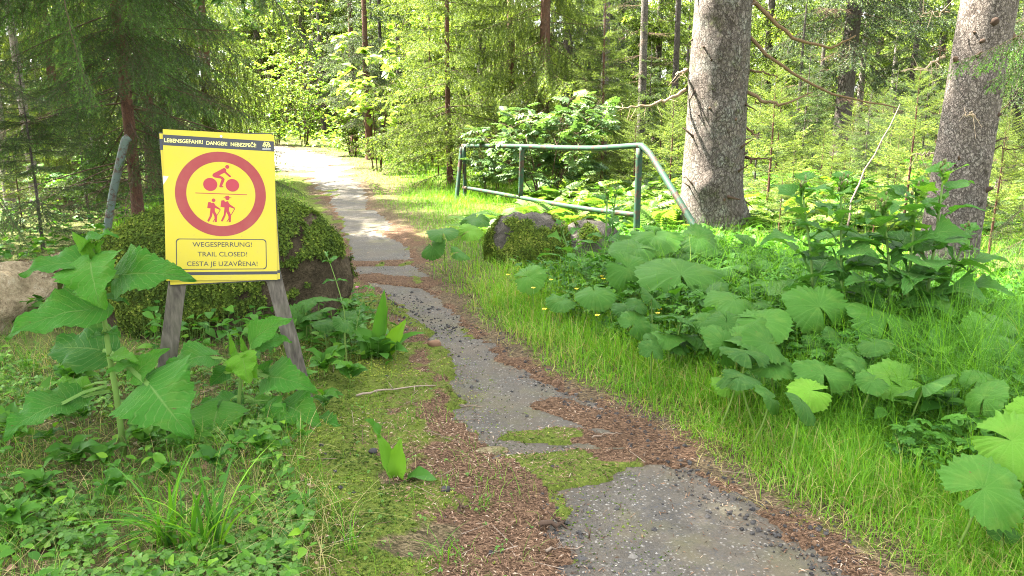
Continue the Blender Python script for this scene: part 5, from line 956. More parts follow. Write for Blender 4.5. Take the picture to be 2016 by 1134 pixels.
def tall_sow(label, foot, top, n, seed, L0=0.44, tilt=0.0):
    rg = np.random.RandomState(seed); root = thing('sow_thistle', label, 'plant', tuple(foot)); g = Geo(); mid = (foot+top)/2+[0.02*rg.randn(), 0.02*rg.randn(), 0]; stalk(g, [foot-[0, 0, 0.05], mid, top], 0.013, 0.006, 0.25, 8, 14); part(g, 'stem', M['stem'], root)
    g = Geo()
    for i in range(n):
        t = 0.22+0.75*i/(n-1); p0 = (1-t)**2*foot+2*t*(1-t)*mid+t*t*top; az = i*2.4+rg.rand()*0.7; L = L0*(1.0-0.50*t**2.5)*(0.8+0.35*rg.rand()); e = rg.uniform(0.1, 0.55)+0.4*t**3; d = np.array([math.cos(az)*math.cos(e), math.sin(az)*math.cos(e), math.sin(e)-0.14])
        big_leaf(g, p0, p0+d*L, np.array([0, 0, 1.0])+0.25*rg.randn(3), (0.29-0.08*t)*(0.85+0.3*rg.rand()), np.clip(0.35+0.16*rg.randn()+0.35*(t > 0.88), 0, 1), LOBE[i % 4], 0.13+0.05*rg.randn(), 0.10)
    for i in range(7):
        az = i*2.4; L = 0.10*(0.7+0.5*rg.rand()); big_leaf(g, top-[0, 0, 0.03], top+np.array([math.cos(az)*0.6, math.sin(az)*0.6, 0.5])*L, (0, 0, 1), 0.16, 0.6, HAST[i % 5], 0.1)
    part(g, 'foliage', M['sow'], root); g = Geo()
    for i in range(16):
        c_ = top+np.array([0.016, 0.016, 0.03])*rg.randn(3)+[0, 0, 0.025]; v, f = tube(np.array([c_-[0, 0, 0.012], c_-[0, 0, 0.004], c_+[0, 0, 0.008], c_+[0, 0, 0.014]]), np.array([0.003, 0.007, 0.0065, 0.002]), 7); g.add(v, f, 0, (rg.uniform(0.55, 0.9), 0, 0))
    part(g, 'flower_bud', M['stem'], root); return root
for lab, b, t, n, sd in [('outermost tall sow thistle of its clump, nearest the thick grey trunk', (1596, 712), (1579, 372), 17, 1), ('tall sow thistle with dark bud cluster, second from the thick trunk', (1657, 720), (1656, 368), 17, 2), ('leaning sow thistle in the middle of the clump', (1742, 735), (1740, 412), 17, 3), ('sow thistle with dark buds before the pale edge of the scaly trunk', (1772, 735), (1806, 380), 17, 4), ('sow thistle in front of the scaly trunk, topmost of the clump', (1800, 735), (1858, 345), 17, 5), ('short sow thistle at the foot of the scaly trunk', (1822, 730), (1900, 470), 9, 6)]:
    f_ = gp(*b); f_[1] = f_[1]; tp = at(t[0], t[1], f_[1]+0.1); tall_sow(lab, f_, tp, n, sd)
for lab, b, t, n, L0, sd in [('slender dark stemmed sow thistle before the mossy grey boulder', (1122, 560), (1106, 452), 7, 0.34, 7), ('dark stemmed plant with two bud heads under the lower rail', (1190, 545), (1196, 385), 8, 0.36, 8), ('dark stemmed plant with a single bud head beside the two headed one', (1197, 540), (1212, 382), 6, 0.30, 9)]:
    f_ = gp(*b); tall_sow(lab, f_, at(t[0], t[1], f_[1]+0.03), n, sd, L0)
def kidney(seed, na=84, nr=8):
    rg = np.random.RandomState(seed); th = np.linspace(-0.945*math.pi, 0.945*math.pi, na); r = 1.0+0.22*(fbm(np.cos(th)*1.2, np.sin(th)*1.2, seed, seed, 2)-0.5)+0.05*rg.randn(na)*0.7+0.045*np.where(np.arange(na) % 3 == 0, 1, -0.6)+0.08*np.cos(th*1.0)+0.02*np.cos(th*9)+0.03*np.cos(th*3+rg.rand()*6); r *= 1-0.10*np.exp(-((np.abs(th)-0.9*math.pi)/0.25)**2)
    rho = np.linspace(0, 1, nr)**0.85; R = rho[:, None]*r[None]; X_, Y_ = R*np.cos(th)[None], R*np.sin(th)[None]
    Z_ = 0.10*rho[:, None]**2*np.cos(th*6.5+rg.rand())[None]*0.10+0.15*np.sin(th*2+rg.rand()*6)[None]*rho[:, None]**2-(0.06+0.20*rg.rand())*rho[:, None]**2.2+0.10*rho[:, None]*(1-rho[:, None])*2+0.34*rho[:, None]*(fbm(X_*1.3, Y_*1.3, seed, seed, 4)-0.5)
    X_ = X_*(0.85+0.3*rg.rand())
    i, j = np.meshgrid(np.arange(nr-1), np.arange(na-1), indexing='ij'); return np.stack([X_, Y_, Z_], -1).reshape(-1, 3), np.stack([i*na+j, (i+1)*na+j, (i+1)*na+j+1, i*na+j+1], -1).reshape(-1, 4), np.stack([X_*0, np.repeat(rho[:, None], na, 1), np.repeat((th/math.pi)[None], nr, 0)], -1).reshape(-1, 3)
KID = [kidney(q) for q in range(9)]
def butterbur(label, c, R, normal, tint, seed, group=None, ry=1.0):
    rg = np.random.RandomState(seed); foot = np.array([c[0]+0.1*rg.randn()*0.6, c[1]+0.08+0.05*rg.randn(), 0]); foot[2] = gz(foot[0], foot[1]); root = thing('butterbur', label, 'plant', tuple(foot), group=group); z = nrm(np.array([normal], float))[0]; a = rg.rand()*6.28; h = np.array([math.cos(a), math.sin(a), 0]); x = nrm((h-z*np.dot(h, z))[None])[0]; y = np.cross(z, x)
    v, f, A = KID[seed % 9]; A = A.copy(); A[:, 0] = tint; g = Geo(); g.add(np.asarray(c)+(v[:, :1]*x+v[:, 1:2]*y*ry+v[:, 2:]*z)*R, f, 0, A); part(g, 'leaf', M['butter'], root)
    g = Geo(); stalk(g, [foot-[0, 0, 0.03], foot*0.35+np.asarray(c)*0.65-[0, 0, 0.05], np.asarray(c)-z*0.004], 0.0055, 0.004, 0.55, 6, 8); part(g, 'stalk', M['stem'], root); return root
for i_, (lab, px, py, w, h, nn, tt) in enumerate([
    ('big butterbur leaf facing the trail below the sow thistles', 1612, 603, 132, 0.42, (0.0, -0.72, 0.7), 0.4), ('flat butterbur leaf reaching out beside the big facing one', 1500, 632, 112, 0.36, (-0.05, -0.38, 0.92), 0.45), ('wide butterbur leaf below the leaning sow thistle', 1745, 632, 150, 0.36, (0.2, -0.34, 0.93), 0.4), ('round butterbur leaf in front of the foot of the scaly trunk', 1955, 640, 118, 0.40, (0.1, -0.5, 0.86), 0.5),
    ('butterbur leaf half sunk in grass under the flat reaching one', 1515, 716, 95, 0.25, (0, -0.35, 0.93), 0.35), ('butterbur leaf pair partner lying low under the big facing leaf', 1622, 735, 115, 0.24, (0.05, -0.4, 0.9), 0.42), ('bright scalloped butterbur leaf lowest among the tall grass', 1597, 769, 88, 0.20, (0, -0.45, 0.9), 0.85), ('wide pale butterbur leaf in long grass before the sow thistle clump', 1785, 747, 128, 0.24, (0.12, -0.42, 0.9), 0.6), ('small pale butterbur leaf at the edge of the wide pale one', 1872, 777, 60, 0.2, (0, -0.3, 0.95), 0.6),
    ('small bright butterbur leaf nearest the short bright grass', 1435, 757, 70, 0.16, (0, -0.4, 0.9), 0.75), ('narrow looking butterbur leaf in shade between the wide ones', 1690, 696, 62, 0.24, (0.3, -0.5, 0.8), 0.3), ('large crinkled butterbur leaf cut by the edge of the view', 1992, 868, 150, 0.36, (-0.25, -0.65, 0.7), 0.72), ('large butterbur leaf hanging low in the grass under the crinkled one', 1936, 962, 165, 0.26, (-0.1, -0.62, 0.78), 0.55), ('butterbur leaf tilted up at the edge of the view above the crinkled one', 2030, 815, 80, 0.42, (-0.3, -0.7, 0.6), 0.8), ('dark butterbur leaf low in the grass near the lower corner', 1975, 1045, 62, 0.10, (0, -0.5, 0.85), 0.1),
    ('butterbur leaf facing the trail beside the dark stemmed plants', 1236, 527, 92, 0.40, (0, -0.78, 0.62), 0.35), ('broad veined butterbur leaf in front of the foot of the rusty brace', 1340, 540, 168, 0.40, (0, -0.36, 0.93), 0.35), ('butterbur leaf right at the foot of the thick grey trunk', 1375, 470, 92, 0.45, (0.1, -0.55, 0.83), 0.4), ('butterbur leaf beside the right barrier post', 1290, 465, 105, 0.5, (-0.1, -0.4, 0.9), 0.4), ('butterbur leaf spread below the right barrier post', 1255, 490, 100, 0.44, (0, -0.3, 0.95), 0.3), ('long butterbur leaf touching the flat bare boulder', 1170, 575, 80, 0.30, (0, -0.4, 0.9), 0.4), ('pointed looking butterbur leaf right in front of the mossy grey boulder', 1040, 545, 70, 0.28, (-0.2, -0.6, 0.75), 0.6),
    ('butterbur leaf beside the verge left of the mossy grey boulder', 872, 458, 62, 0.40, (0, -0.3, 0.95), 0.3), ('drooping butterbur leaf at the trail edge before the mossy grey boulder', 852, 486, 52, 0.26, (-0.4, -0.6, 0.6), 0.3), ('butterbur leaf standing just behind the mossy grey boulder', 938, 430, 56, 0.46, (0, -0.35, 0.93), 0.35), ('sunlit butterbur leaf between the verge and the mossy grey boulder', 925, 455, 48, 0.40, (0.2, -0.5, 0.8), 0.85), ('folded butterbur leaf at the wayside under the sunlit one', 905, 498, 44, 0.28, (0.4, -0.3, 0.8), 0.3), ('butterbur leaf poking up in front of the flat bare boulder', 1105, 592, 62, 0.18, (0, -0.4, 0.9), 0.3), ('butterbur leaf under the broad veined one', 1300, 598, 70, 0.22, (0, -0.4, 0.9), 0.2), ('wrinkled butterbur leaf reaching across the herbs beside the broad veined one', 1445, 590, 105, 0.36, (0, -0.32, 0.95), 0.4)]):
    c_ = GH(px, py, h+0.10); butterbur(lab, c_, w/2/FPX*c_[1]*1.04, nn, tt, i_+3)
gB = 'butterbur leaves crowding the herb bank'
for i_ in range(120):
    px, py = (rs.uniform(1215, 1480), rs.uniform(445, 570)) if i_ < 44 else ((rs.uniform(1450, 2000), rs.uniform(560, 800)) if i_ < 92 else (rs.uniform(1180, 1480), rs.uniform(560, 690))); c_ = GH(px, py, rs.uniform(0.20, 0.46)); butterbur('butterbur leaf among the many crowding the herb bank right of the trail'.replace('right of', 'beside'), c_, rs.uniform(0.07, 0.15), (0.35*rs.randn(), -0.35+0.3*rs.randn(), 0.9), rs.uniform(0.0, 0.45), 50+i_, gB)
gN = 'leafy herbs along the shaded trail edge behind the boulder'
for i_ in range(34):
    px = rs.uniform(556, 690); py = rs.uniform(440, 640); px = min(px, 605+(py-430)*0.42); c_ = GH(px, py, rs.uniform(0.18, 0.42)); butterbur('broad green herb leaf among those beside the trail behind the mossy boulder', c_, rs.uniform(0.06, 0.15), (0.25*rs.randn(), -0.3+0.2*rs.randn(), 0.9), rs.uniform(0.0, 0.35), 120+i_, gN, 0.7)
# plants with plain pointed leaves: dock, campion, oval leaved herbs
def herb(name, label, foot, leaves, matn='herb', tm=None, stem=None, group=None):
    """leaves: (base, tip, width ratio, facing, tint, droop) in world metres"""
    root = thing(name, label, 'plant', tuple(foot), group=group); g = Geo()
    for n_, (b, c, wr, u_, ti, dr) in enumerate(leaves): big_leaf(g, b, c, u_, wr, ti, (tm or PLAIN)[n_ % len(tm or PLAIN)], dr, 0.2)
    part(g, 'foliage', M[matn], root)
    if stem: g = Geo(); [stalk(g, s, 0.004, 0.0025, 0.5, 6, 9) for s in stem]; part(g, 'stem', M['stem'], root)
    return root
def plain(seed, nt=16, nv=3):
    rg = np.random.RandomState(seed); t = np.linspace(0, 1, nt); vs = np.linspace(-1, 1, 2*nv+1); f = np.sin(np.clip(t, 0, 1)**0.8*math.pi)**0.8*(1+0.05*rg.randn(nt)); f[0] = 0.08; f[1] = max(f[1]*0.5, 0.1); f[-1] = 0.01; X_ = np.repeat(t[:, None], len(vs), 1); Y_ = f[:, None]*vs[None]; Z_ = 0.10*np.sin(t*11+rg.rand()*6)[:, None]*np.abs(vs)[None]
    n = len(vs); i, j = np.meshgrid(np.arange(nt-1), np.arange(n-1), indexing='ij'); return X_, Y_, Z_, np.stack([i*n+j, (i+1)*n+j, (i+1)*n+j+1, i*n+j+1], -1).reshape(-1, 4), t, vs
PLAIN = [plain(q) for q in range(4)]
f_ = gp(745, 712); y_ = f_[1]; A = lambda px, py, d=0.0: at(px, py, y_+d)
herb('dock_plant', 'dock plant with one tall upright leaf at the trail edge beside the boulder', f_, [(A(738, 710), A(757, 570), 0.085, (0.3, -0.9, 0.2), 0.55, -0.04), (A(742, 700), A(764, 600, 0.03), 0.08, (-0.6, -0.7, 0.2), 0.6, -0.05), (A(745, 712), A(800, 628, -0.05), 0.15, (0.3, -0.7, 0.5), 0.85, 0.06), (A(740, 712), A(690, 640, -0.05), 0.24, FLAT, 0.5, 0.12), (A(742, 715), A(688, 690, -0.1), 0.22, FLAT, 0.2, 0.12), (A(748, 715), A(838, 655, 0.0), 0.12, FLAT, 0.5, 0.14), (A(748, 717), A(768, 668, -0.1), 0.4, FACE, 0.3, 0.05), (A(745, 717), A(715, 660, -0.1), 0.3, FACE, 0.4, 0.05), (A(745, 717), A(802, 690, -0.15), 0.25, FLAT, 0.3, 0.15)])
f_ = gp(786, 950); y_ = f_[1]
herb('dock_plant', 'young dock plant of three leaves standing alone in the moss beside the needles', f_, [(A(780, 950), A(742, 850), 0.13, (0.5, -0.8, 0.3), 0.65, 0.03), (A(748, 862), A(718, 826, -0.04), 0.30, FLAT, 0.3, 0.06), (A(784, 950), A(790, 862, -0.03), 0.19, (-0.2, -0.9, 0.3), 0.75, 0.06), (A(790, 952), A(860, 945, -0.12), 0.19, FLAT, 0.25, 0.14)])
def campion(label, pts, n, seed, sz, flower=False):
    rg = np.random.RandomState(seed); P = np.array(pts); lv = []
    for i in range(n):
        t = (i+0.6)/n; u = np.linspace(0, 1, len(P)); b = np.array([np.interp(t, u, P[:, c]) for c in range(3)]); a0 = rg.rand()*3.1+i*1.57
        for s in (0, math.pi): L = sz*(1.1-0.5*t)*(0.8+0.4*rg.rand()); lv.append((b, b+np.array([math.cos(a0+s)*L, math.sin(a0+s)*L, L*rg.uniform(-0.3, 0.35)]), 0.22, (0, -0.2, 1), rg.uniform(0.1, 0.5), 0.10))
    r_ = herb('campion_plant', label, P[0], lv, stem=[P])
    if flower:
        g = Geo(); c_ = P[-1]
        for q in range(5): big_leaf(g, c_, c_+np.array([math.cos(q*1.26)*0.016, math.sin(q*1.26)*0.016-0.004, 0.006]), (0, -0.3, 1), 0.45, 0.5, PLAIN[0], 0.05)
        part(g, 'flower', M['pink'], r_)
f_ = gp(672, 716); y_ = f_[1]
campion('campion with grey green paired leaves hanging against the end of the boulder', [f_, A(690, 640), A(668, 575), A(652, 520), A(640, 495)][::1], 6, 3, 0.11); campion('campion with paired leaves growing between the boulder and the dock', [gp(690, 720), A(702, 650), A(708, 600), A(730, 560)], 7, 4, 0.12)
f2 = gp(700, 640); y_ = f2[1]; campion('campion with a pink flower beside the end of the boulder', [f2, A(704, 600), A(703, 566)], 5, 5, 0.10, True); campion('campion with a pink flower just above the boulder end', [gp(655, 640), A(660, 590), A(653, 556)], 5, 6, 0.10, True)
for i_, (px, py, n, sz, lab) in enumerate([(640, 760, 12, 0.14, 'bushy oval leaved herb right of the lower sign stake'), (690, 770, 10, 0.11, 'oval leaved herb at the moss edge beside the bushy one'), (600, 905, 8, 0.07, 'small oval leaved herb under the large lower leaf'), (170, 862, 9, 0.10, 'rounded seedling with five leaflets below the tall broad leaved plant'), (290, 890, 10, 0.12, 'oval leaved herb at the foot of the tall broad leaved plant'), (380, 905, 10, 0.12, 'oval leaved herb in the shade between the two broad leaved plants'), (470, 925, 9, 0.10, 'yellowish oval leaved herb under the low broad leaved plant'), (110, 905, 8, 0.09, 'small dark leaved herb at the edge of the clover'), (660, 690, 9, 0.13, 'narrow leaved herb in front of the boulder end'), (545, 890, 7, 0.06, 'little weed between the low plant and the moss'), (330, 960, 9, 0.09, 'oval leaved herb behind the sedge tuft'), (640, 830, 9, 0.10, 'herb with toothed leaves beside the foot of the right stake'), (40, 910, 12, 0.15, 'dark leaved herb at the edge of the view under the tall broad leaved plant'), (150, 930, 13, 0.13, 'leafy herb among the clover beside the dark leaved one'), (215, 925, 12, 0.11, 'pale oval leaved herb between clover and the tall plant foot'), (90, 985, 11, 0.10, 'round leaved herb in the midst of the clover'), (235, 985, 11, 0.10, 'leafy herb right behind the broad bladed sedge'), (520, 930, 11, 0.11, 'leafy herb at the inner edge of the moss'), (430, 955, 12, 0.11, 'leafy herb behind the taller sedge tuft'), (30, 1060, 12, 0.11, 'oval leaved herb in the lower corner'), (590, 800, 12, 0.13, 'leafy herb between the foot of the right stake and the low plant'), (350, 870, 12, 0.14, 'shaded leafy herb right behind the drooping big leaf'), (150, 800, 12, 0.16, 'shaded herb between the pale log and the tall broad leaved plant')]):
    f_ = gp(px, py); lv = []
    for q in range(n): a = q*2.4; e = rs.uniform(0.25, 1.0); L = sz*(0.7+0.6*rs.rand()); b = f_+[0.01*rs.randn(), 0.01*rs.randn(), 0.03+0.6*sz*rs.rand()]; lv.append((b, b+np.array([math.cos(a)*math.cos(e), math.sin(a)*math.cos(e)-0.15, math.sin(e)*0.75])*L, 0.24, (0, -0.35, 0.95), rs.uniform(0.1, 0.6), 0.14))
    herb('leafy_herb', lab, f_, lv, stem=[[f_-[0, 0, 0.02], f_+[0, 0, 0.6*sz]]])
# sedge tufts
def blades(g, pos, h, w, lean, az, tint, seg=4, curl=1.0):
    n = len(pos); t = np.linspace(0, 1, seg+1); d = np.stack([np.cos(az), np.sin(az), 0*az], 1); s = np.stack([-np.sin(az), np.cos(az), 0*az], 1); tw = rs.randn(n)*0.6; s = s*np.cos(tw)[:, None]+d*np.sin(tw)[:, None]
    hor = (lean*h)[:, None]*t[None]**1.8; ver = h[:, None]*(t[None]-curl*0.42*np.clip(lean, 0, 1.6)[:, None]*t[None]**2.4); C_ = pos[:, None]+d[:, None]*hor[..., None]+np.array([0, 0, 1.0])*ver[..., None]; ww = (w[:, None]*np.clip(1-t, 0.02, 1)[None]**0.6*np.minimum(1, t+0.55)[None]/2)
    V_ = np.stack([C_-s[:, None]*ww[..., None], C_+s[:, None]*ww[..., None]], 2).reshape(n, -1, 3); m = 2*(seg+1); i = np.arange(seg); q = np.stack([2*i, 2*i+1, 2*i+3, 2*i+2], 1); f = (np.arange(n)[:, None, None]*m+q[None]).reshape(-1, 4); A = np.zeros((n, m, 3)); A[:, :, 0] = tint[:, None]; A[:, :, 1] = np.repeat(t, 2)[None]; g.add(V_.reshape(-1, 3), f, 0, A.reshape(-1, 3))
for lab, px, py, n, hh, ww, sp in [('broad bladed sedge tuft in the corner below the clover', 340, 1085, 34, 0.42, 0.017, 0.8), ('taller sedge tuft with bright upright blades beside the moss', 412, 1115, 30, 0.50, 0.020, 0.5), ('sparse grass tuft growing out of the needles beside the asphalt', 955, 1010, 26, 0.09, 0.004, 0.9), ('thin grass tuft at the lower edge of the moss', 690, 1110, 16, 0.22, 0.005, 0.6), ('thin grass tuft at the lower edge between needles and moss', 880, 1115, 20, 0.18, 0.005, 0.7), ('grass tuft in the shade under the pale log', 60, 760, 40, 0.26, 0.005, 0.6), ('grass tuft under the log beside the mossy boulder', 130, 770, 34, 0.30, 0.005, 0.6), ('lone grass tuft beside the sedge at the straw', 480, 985, 9, 0.14, 0.008, 0.5)]:
    f_ = gp(px, py); root = thing('sedge_tuft', lab, 'grass tuft', tuple(f_)); g = Geo(); a = rs.rand(n)*6.28; p0 = f_+np.stack([0.025*rs.randn(n), 0.025*rs.randn(n), 0*a-0.01], 1); blades(g, p0, hh*(0.55+0.6*rs.rand(n)), ww*(0.6+0.6*rs.rand(n)), sp*(0.3+1.1*rs.rand(n)), a, np.clip(0.35+0.22*rs.randn(n), 0, 0.7), 7); part(g, 'blade', M['grass'], root)
def frond_tm(n=15):
    p = []; 
    for i in range(n):
        t = 0.15+0.83*i/n; l = 0.36*math.sin(math.pi*min(1, (1-t)*0.9+0.12))**0.8*(1.02-t*0.55)
        for s in (-1, 1): p.append(xform(leaf_tmpl(4, 0.16, 0.3, 0.1, 0.12), l, s*rad(68), 0.05, (t, 0, 0.62*t-0.75*t*t)))
    t = np.linspace(0, 1, 8)[:, None]; w = 0.008*(1.1-t); v = np.concatenate([np.hstack([t, -w, 0.62*t-0.75*t*t]), np.hstack([t, w, 0.62*t-0.75*t*t])]); p.append((v, np.array([[i, i+1, i+9, i+8] for i in range(7)]), np.zeros((16, 3)))); return merge_tmpl(p)
FROND = frond_tm()
for lab, px, py, L in [('fern behind the mossy grey boulder at the roadside herbs', 955, 470, 0.75), ('fern beside the far end of the lower rail', 985, 445, 0.7), ('fern under the middle post of the barrier', 1060, 440, 0.8), ('fern between the lower rail and the butterburs', 1120, 445, 0.7)]:
    f_ = gp(px, py); n = 9; root = thing('fern', lab, 'fern', tuple(f_)); g = Geo(); put_leaves(g, FROND, np.repeat(f_[None], n, 0), np.arange(n)*2.4, 0.35+0.15*rs.randn(n), 0.15*rs.randn(n), L*(0.7+0.4*rs.rand(n)), 0.2+0.4*rs.rand(n)); part(g, 'foliage', M['fern'], root)
# buttercups
gF = 'yellow buttercups in the herb bank'
for i_, (px, py) in enumerate([(1185, 545), (1188, 550), (1211, 541), (1226, 536), (1226, 551), (1290, 578), (1299, 576), (1273, 590), (1269, 597), (1314, 590), (1299, 610), (1000, 542), (1085, 552), (1135, 570), (1138, 585), (1050, 568), (1548, 630), (1072, 610), (1176, 622), (1295, 618)]):
    c_ = GH(px, py, 0.34 if px < 1500 else 0.45); foot = np.array([c_[0]+0.02*rs.randn(), c_[1]+0.03, 0]); foot[2] = gz(foot[0], foot[1]); root = thing('buttercup', 'yellow buttercup flower on a thin stem in the herb bank before the boulders', 'flower', tuple(foot), group=gF); g = Geo(); stalk(g, [foot, (foot+c_)/2+[0.02*rs.randn(), 0, 0], c_], 0.0018, 0.0012, 0.5, 5, 6); part(g, 'stem', M['stem'], root); g = Geo()
    for q in range(5): big_leaf(g, c_, c_+np.array([math.cos(q*1.26), math.sin(q*1.26), 0.35])*0.020, (0, 0, 1), 0.5, rs.rand(), PLAIN[q % 4], 0.12)
    part(g, 'flower_head', M['petal'], root)
# ------------------------------------------------------------------ what nobody could count: grass, herbs, clover, moss, needles, gravel
def field(n, x0, x1, y0, y1, power=1.7):
    u = rs.rand(n); a = 1-power; y = (y0**a+u*(y1**a-y0**a))**(1/a); x = x0+(x1-x0)*rs.rand(n); return x, y
def in_view(x, y, m=1.12): return np.abs(x) < (0.72*y+0.35)*m
CLR = lambda x, y: (np.hypot(x-b2[0]+0.05, y-b2[1]+0.75) > 0.95) & (np.hypot(x-b3[0], y-b3[1]+0.6) > 0.85)
def grass_field(name, label, spec):
    g = Geo()
    for (n, box, cond, hf, wf, leanf, tintf) in spec:
        x, y = field(n, *box); k_ = in_view(x, y); x, y = x[k_], y[k_]; asph, lit, ms, out, s = zones(x, y); keep = cond(x, y, out, s, asph, lit, ms) & (CLR(x, y) | (rs.rand(len(x)) < 0.25)); x, y, out, s = x[keep], y[keep], out[keep], s[keep]; m = len(x)
        if not m: continue
        P = np.stack([x, y, gz(x, y)-0.01], 1); blades(g, P, hf(x, y, out, m), wf(x, y, m), leanf(m), rs.rand(m)*6.28, np.clip(tintf(x, y, out, m), 0, 1), 4)
    return tag(g.build(name, M['grass']), label, 'grass', kind='stuff')
BARY = lambda x: np.where(x < 2.0, np.interp(x, [bA[0], bB[0]], [bA[1], bB[1]]), 10.3)
U = lambda m, a, b: a+(b-a)*rs.rand(m)
clump = lambda x, y, f=2.2, s=41: fbm(x*f, y*f, 0, s, 3)
grass_field('verge_grass', 'short bright yellowish grass along the edge of the trail', [
    (330000, (-1, 5.5, 1.7, 8.5), lambda x, y, o, s, a, l, m: (s > 0) & (o > 0.04+0.25*rs.rand(len(x))) & (o < 1.6+0.6*clump(x, y)) & (rs.rand(len(x)) < sstep(0.0, 0.5, o+0.6*(clump(x, y, 3)-0.5))*(1-0.7*sstep(1.0, 1.4, o)*(y > 4))) & (a < 0.3), lambda x, y, o, m: (0.045+0.15*sstep(0.05, 0.7, o))*(0.4+1.0*rs.rand(m)**1.3)*(0.45+1.15*clump(x, y, 4.5, 43)), lambda x, y, m: (0.0034+0.0005*y)*(0.7+0.6*rs.rand(m)), lambda m: U(m, 0.05, 1.1), lambda x, y, o, m: np.where(rs.rand(m) < 0.16*(1-sstep(0.3, 1.0, o)), U(m, 0.75, 1.0), 0.58+0.12*rs.randn(m)+0.35*(clump(x, y, 1.2)-0.5))),
    (60000, (-2.5, 6, 8.0, 17.0), lambda x, y, o, s, a, l, m: (s > 0) & (o > 0.25) & (o < 4.5) & (rs.rand(len(x)) < 0.35+0.65*sstep(0.1, 0.9, o)), lambda x, y, o, m: (0.08+0.10*sstep(0.2, 1.5, o))*(0.5+0.9*rs.rand(m)), lambda x, y, m: 0.0055*(0.7+0.6*rs.rand(m)), lambda m: U(m, 0.1, 0.9), lambda x, y, o, m: 0.50+0.15*rs.randn(m)),
    (90000, (-12, 2, 9.0, 34.0), lambda x, y, o, s, a, l, m: (s < 0) & (o > 0.5) & (o < 3.5) & (y > 9.5) | (s > 0) & (o > 0.2) & (o < 6) & (y > 15), lambda x, y, o, m: (0.05+0.16*sstep(0.5, 2.2, o))*(0.5+0.9*rs.rand(m)), lambda x, y, m: (0.005+0.0003*y)*(0.7+0.6*rs.rand(m)), lambda m: U(m, 0.1, 0.9), lambda x, y, o, m: 0.55+0.13*rs.randn(m))])
grass_field('tall_grass', 'tall arching green grass in the herb bank', [
    (150000, (0.5, 7.5, 2.0, 9.5), lambda x, y, o, s, a, l, m: (s > 0) & (o > 0.75+0.4*clump(x, y)) & (o < 5) & (rs.rand(len(x)) < 1-0.75*sstep(4.2, 5.2, y)), lambda x, y, o, m: (0.20+0.30*sstep(0.7, 1.8, o))*(0.5+0.8*rs.rand(m)), lambda x, y, m: (0.0032+0.0005*y)*(0.6+0.8*rs.rand(m)), lambda m: U(m, 0.1, 1.3), lambda x, y, o, m: 0.38+0.15*rs.randn(m)+0.12*(clump(x, y, 1.5)-0.5)),
    (22000, (1.5, 9, 8.5, 20.0), lambda x, y, o, s, a, l, m: (s > 0) & (o > 2.5) & ((y > BARY(x)) | (x > 2.4)), lambda x, y, o, m: 0.25*(0.4+0.9*rs.rand(m)), lambda x, y, m: 0.007*(0.6+0.8*rs.rand(m)), lambda m: U(m, 0.1, 1.2), lambda x, y, o, m: 0.45+0.18*rs.randn(m))])
grass_field('sparse_grass', 'sparse thin grass blades standing in the moss and litter', [
    (9000, (-3, 0.6, 1.7, 8), lambda x, y, o, s, a, l, m: (s < 0) & (o > 0.05) & (rs.rand(len(x)) < 0.25+0.7*(clump(x, y, 2.5, 44) > 0.55)), lambda x, y, o, m: 0.09*(0.4+1.0*rs.rand(m)), lambda x, y, m: 0.0028*(0.7+0.6*rs.rand(m)), lambda m: U(m, 0.1, 1.1), lambda x, y, o, m: 0.48+0.2*rs.randn(m)),
    (52000, (-6, -0.4, 1.7, 8), lambda x, y, o, s, a, l, m: (s < 0) & (o > 0.85) & (clump(x, y, 2.5, 46) > 0.44), lambda x, y, o, m: 0.16*(0.3+1.1*rs.rand(m)), lambda x, y, m: 0.0030*(0.7+0.6*rs.rand(m)), lambda m: U(m, 0.2, 1.3), lambda x, y, o, m: np.where(rs.rand(m) < 0.22, U(m, 0.78, 1.0), 0.35+0.2*rs.randn(m)))])
def straw(n, box, cond, l, label):
    g = Geo(); x, y = field(n, *box); asph, lit, ms, out, s = zones(x, y); k_ = cond(x, y, out, s, asph) & in_view(x, y); x, y = x[k_], y[k_]; m = len(x); P = np.stack([x, y, gz(x, y)+0.004], 1); blades(g, P, l*(0.4+rs.rand(m)), 0.0030*(0.6+0.8*rs.rand(m)), U(m, 1.2, 2.6), rs.rand(m)*6.28, U(m, 0.80, 1.0), 5, 0.62); tag(g.build('dry_grass', M['grass']), label, 'dry grass', kind='stuff')
straw(9000, (-0.5, 4.5, 1.7, 8), lambda x, y, o, s, a: (s > 0) & (o > 0.06) & (o < 0.85), 0.06, 'bleached dry grass lying at the edge of the green verge')
straw(5200, (-4, -0.4, 1.7, 5), lambda x, y, o, s, a: (s < 0) & (o > 0.85) & (clump(x, y, 1.6, 47) > 0.42), 0.13, 'pale dead straw around the sedge tufts')
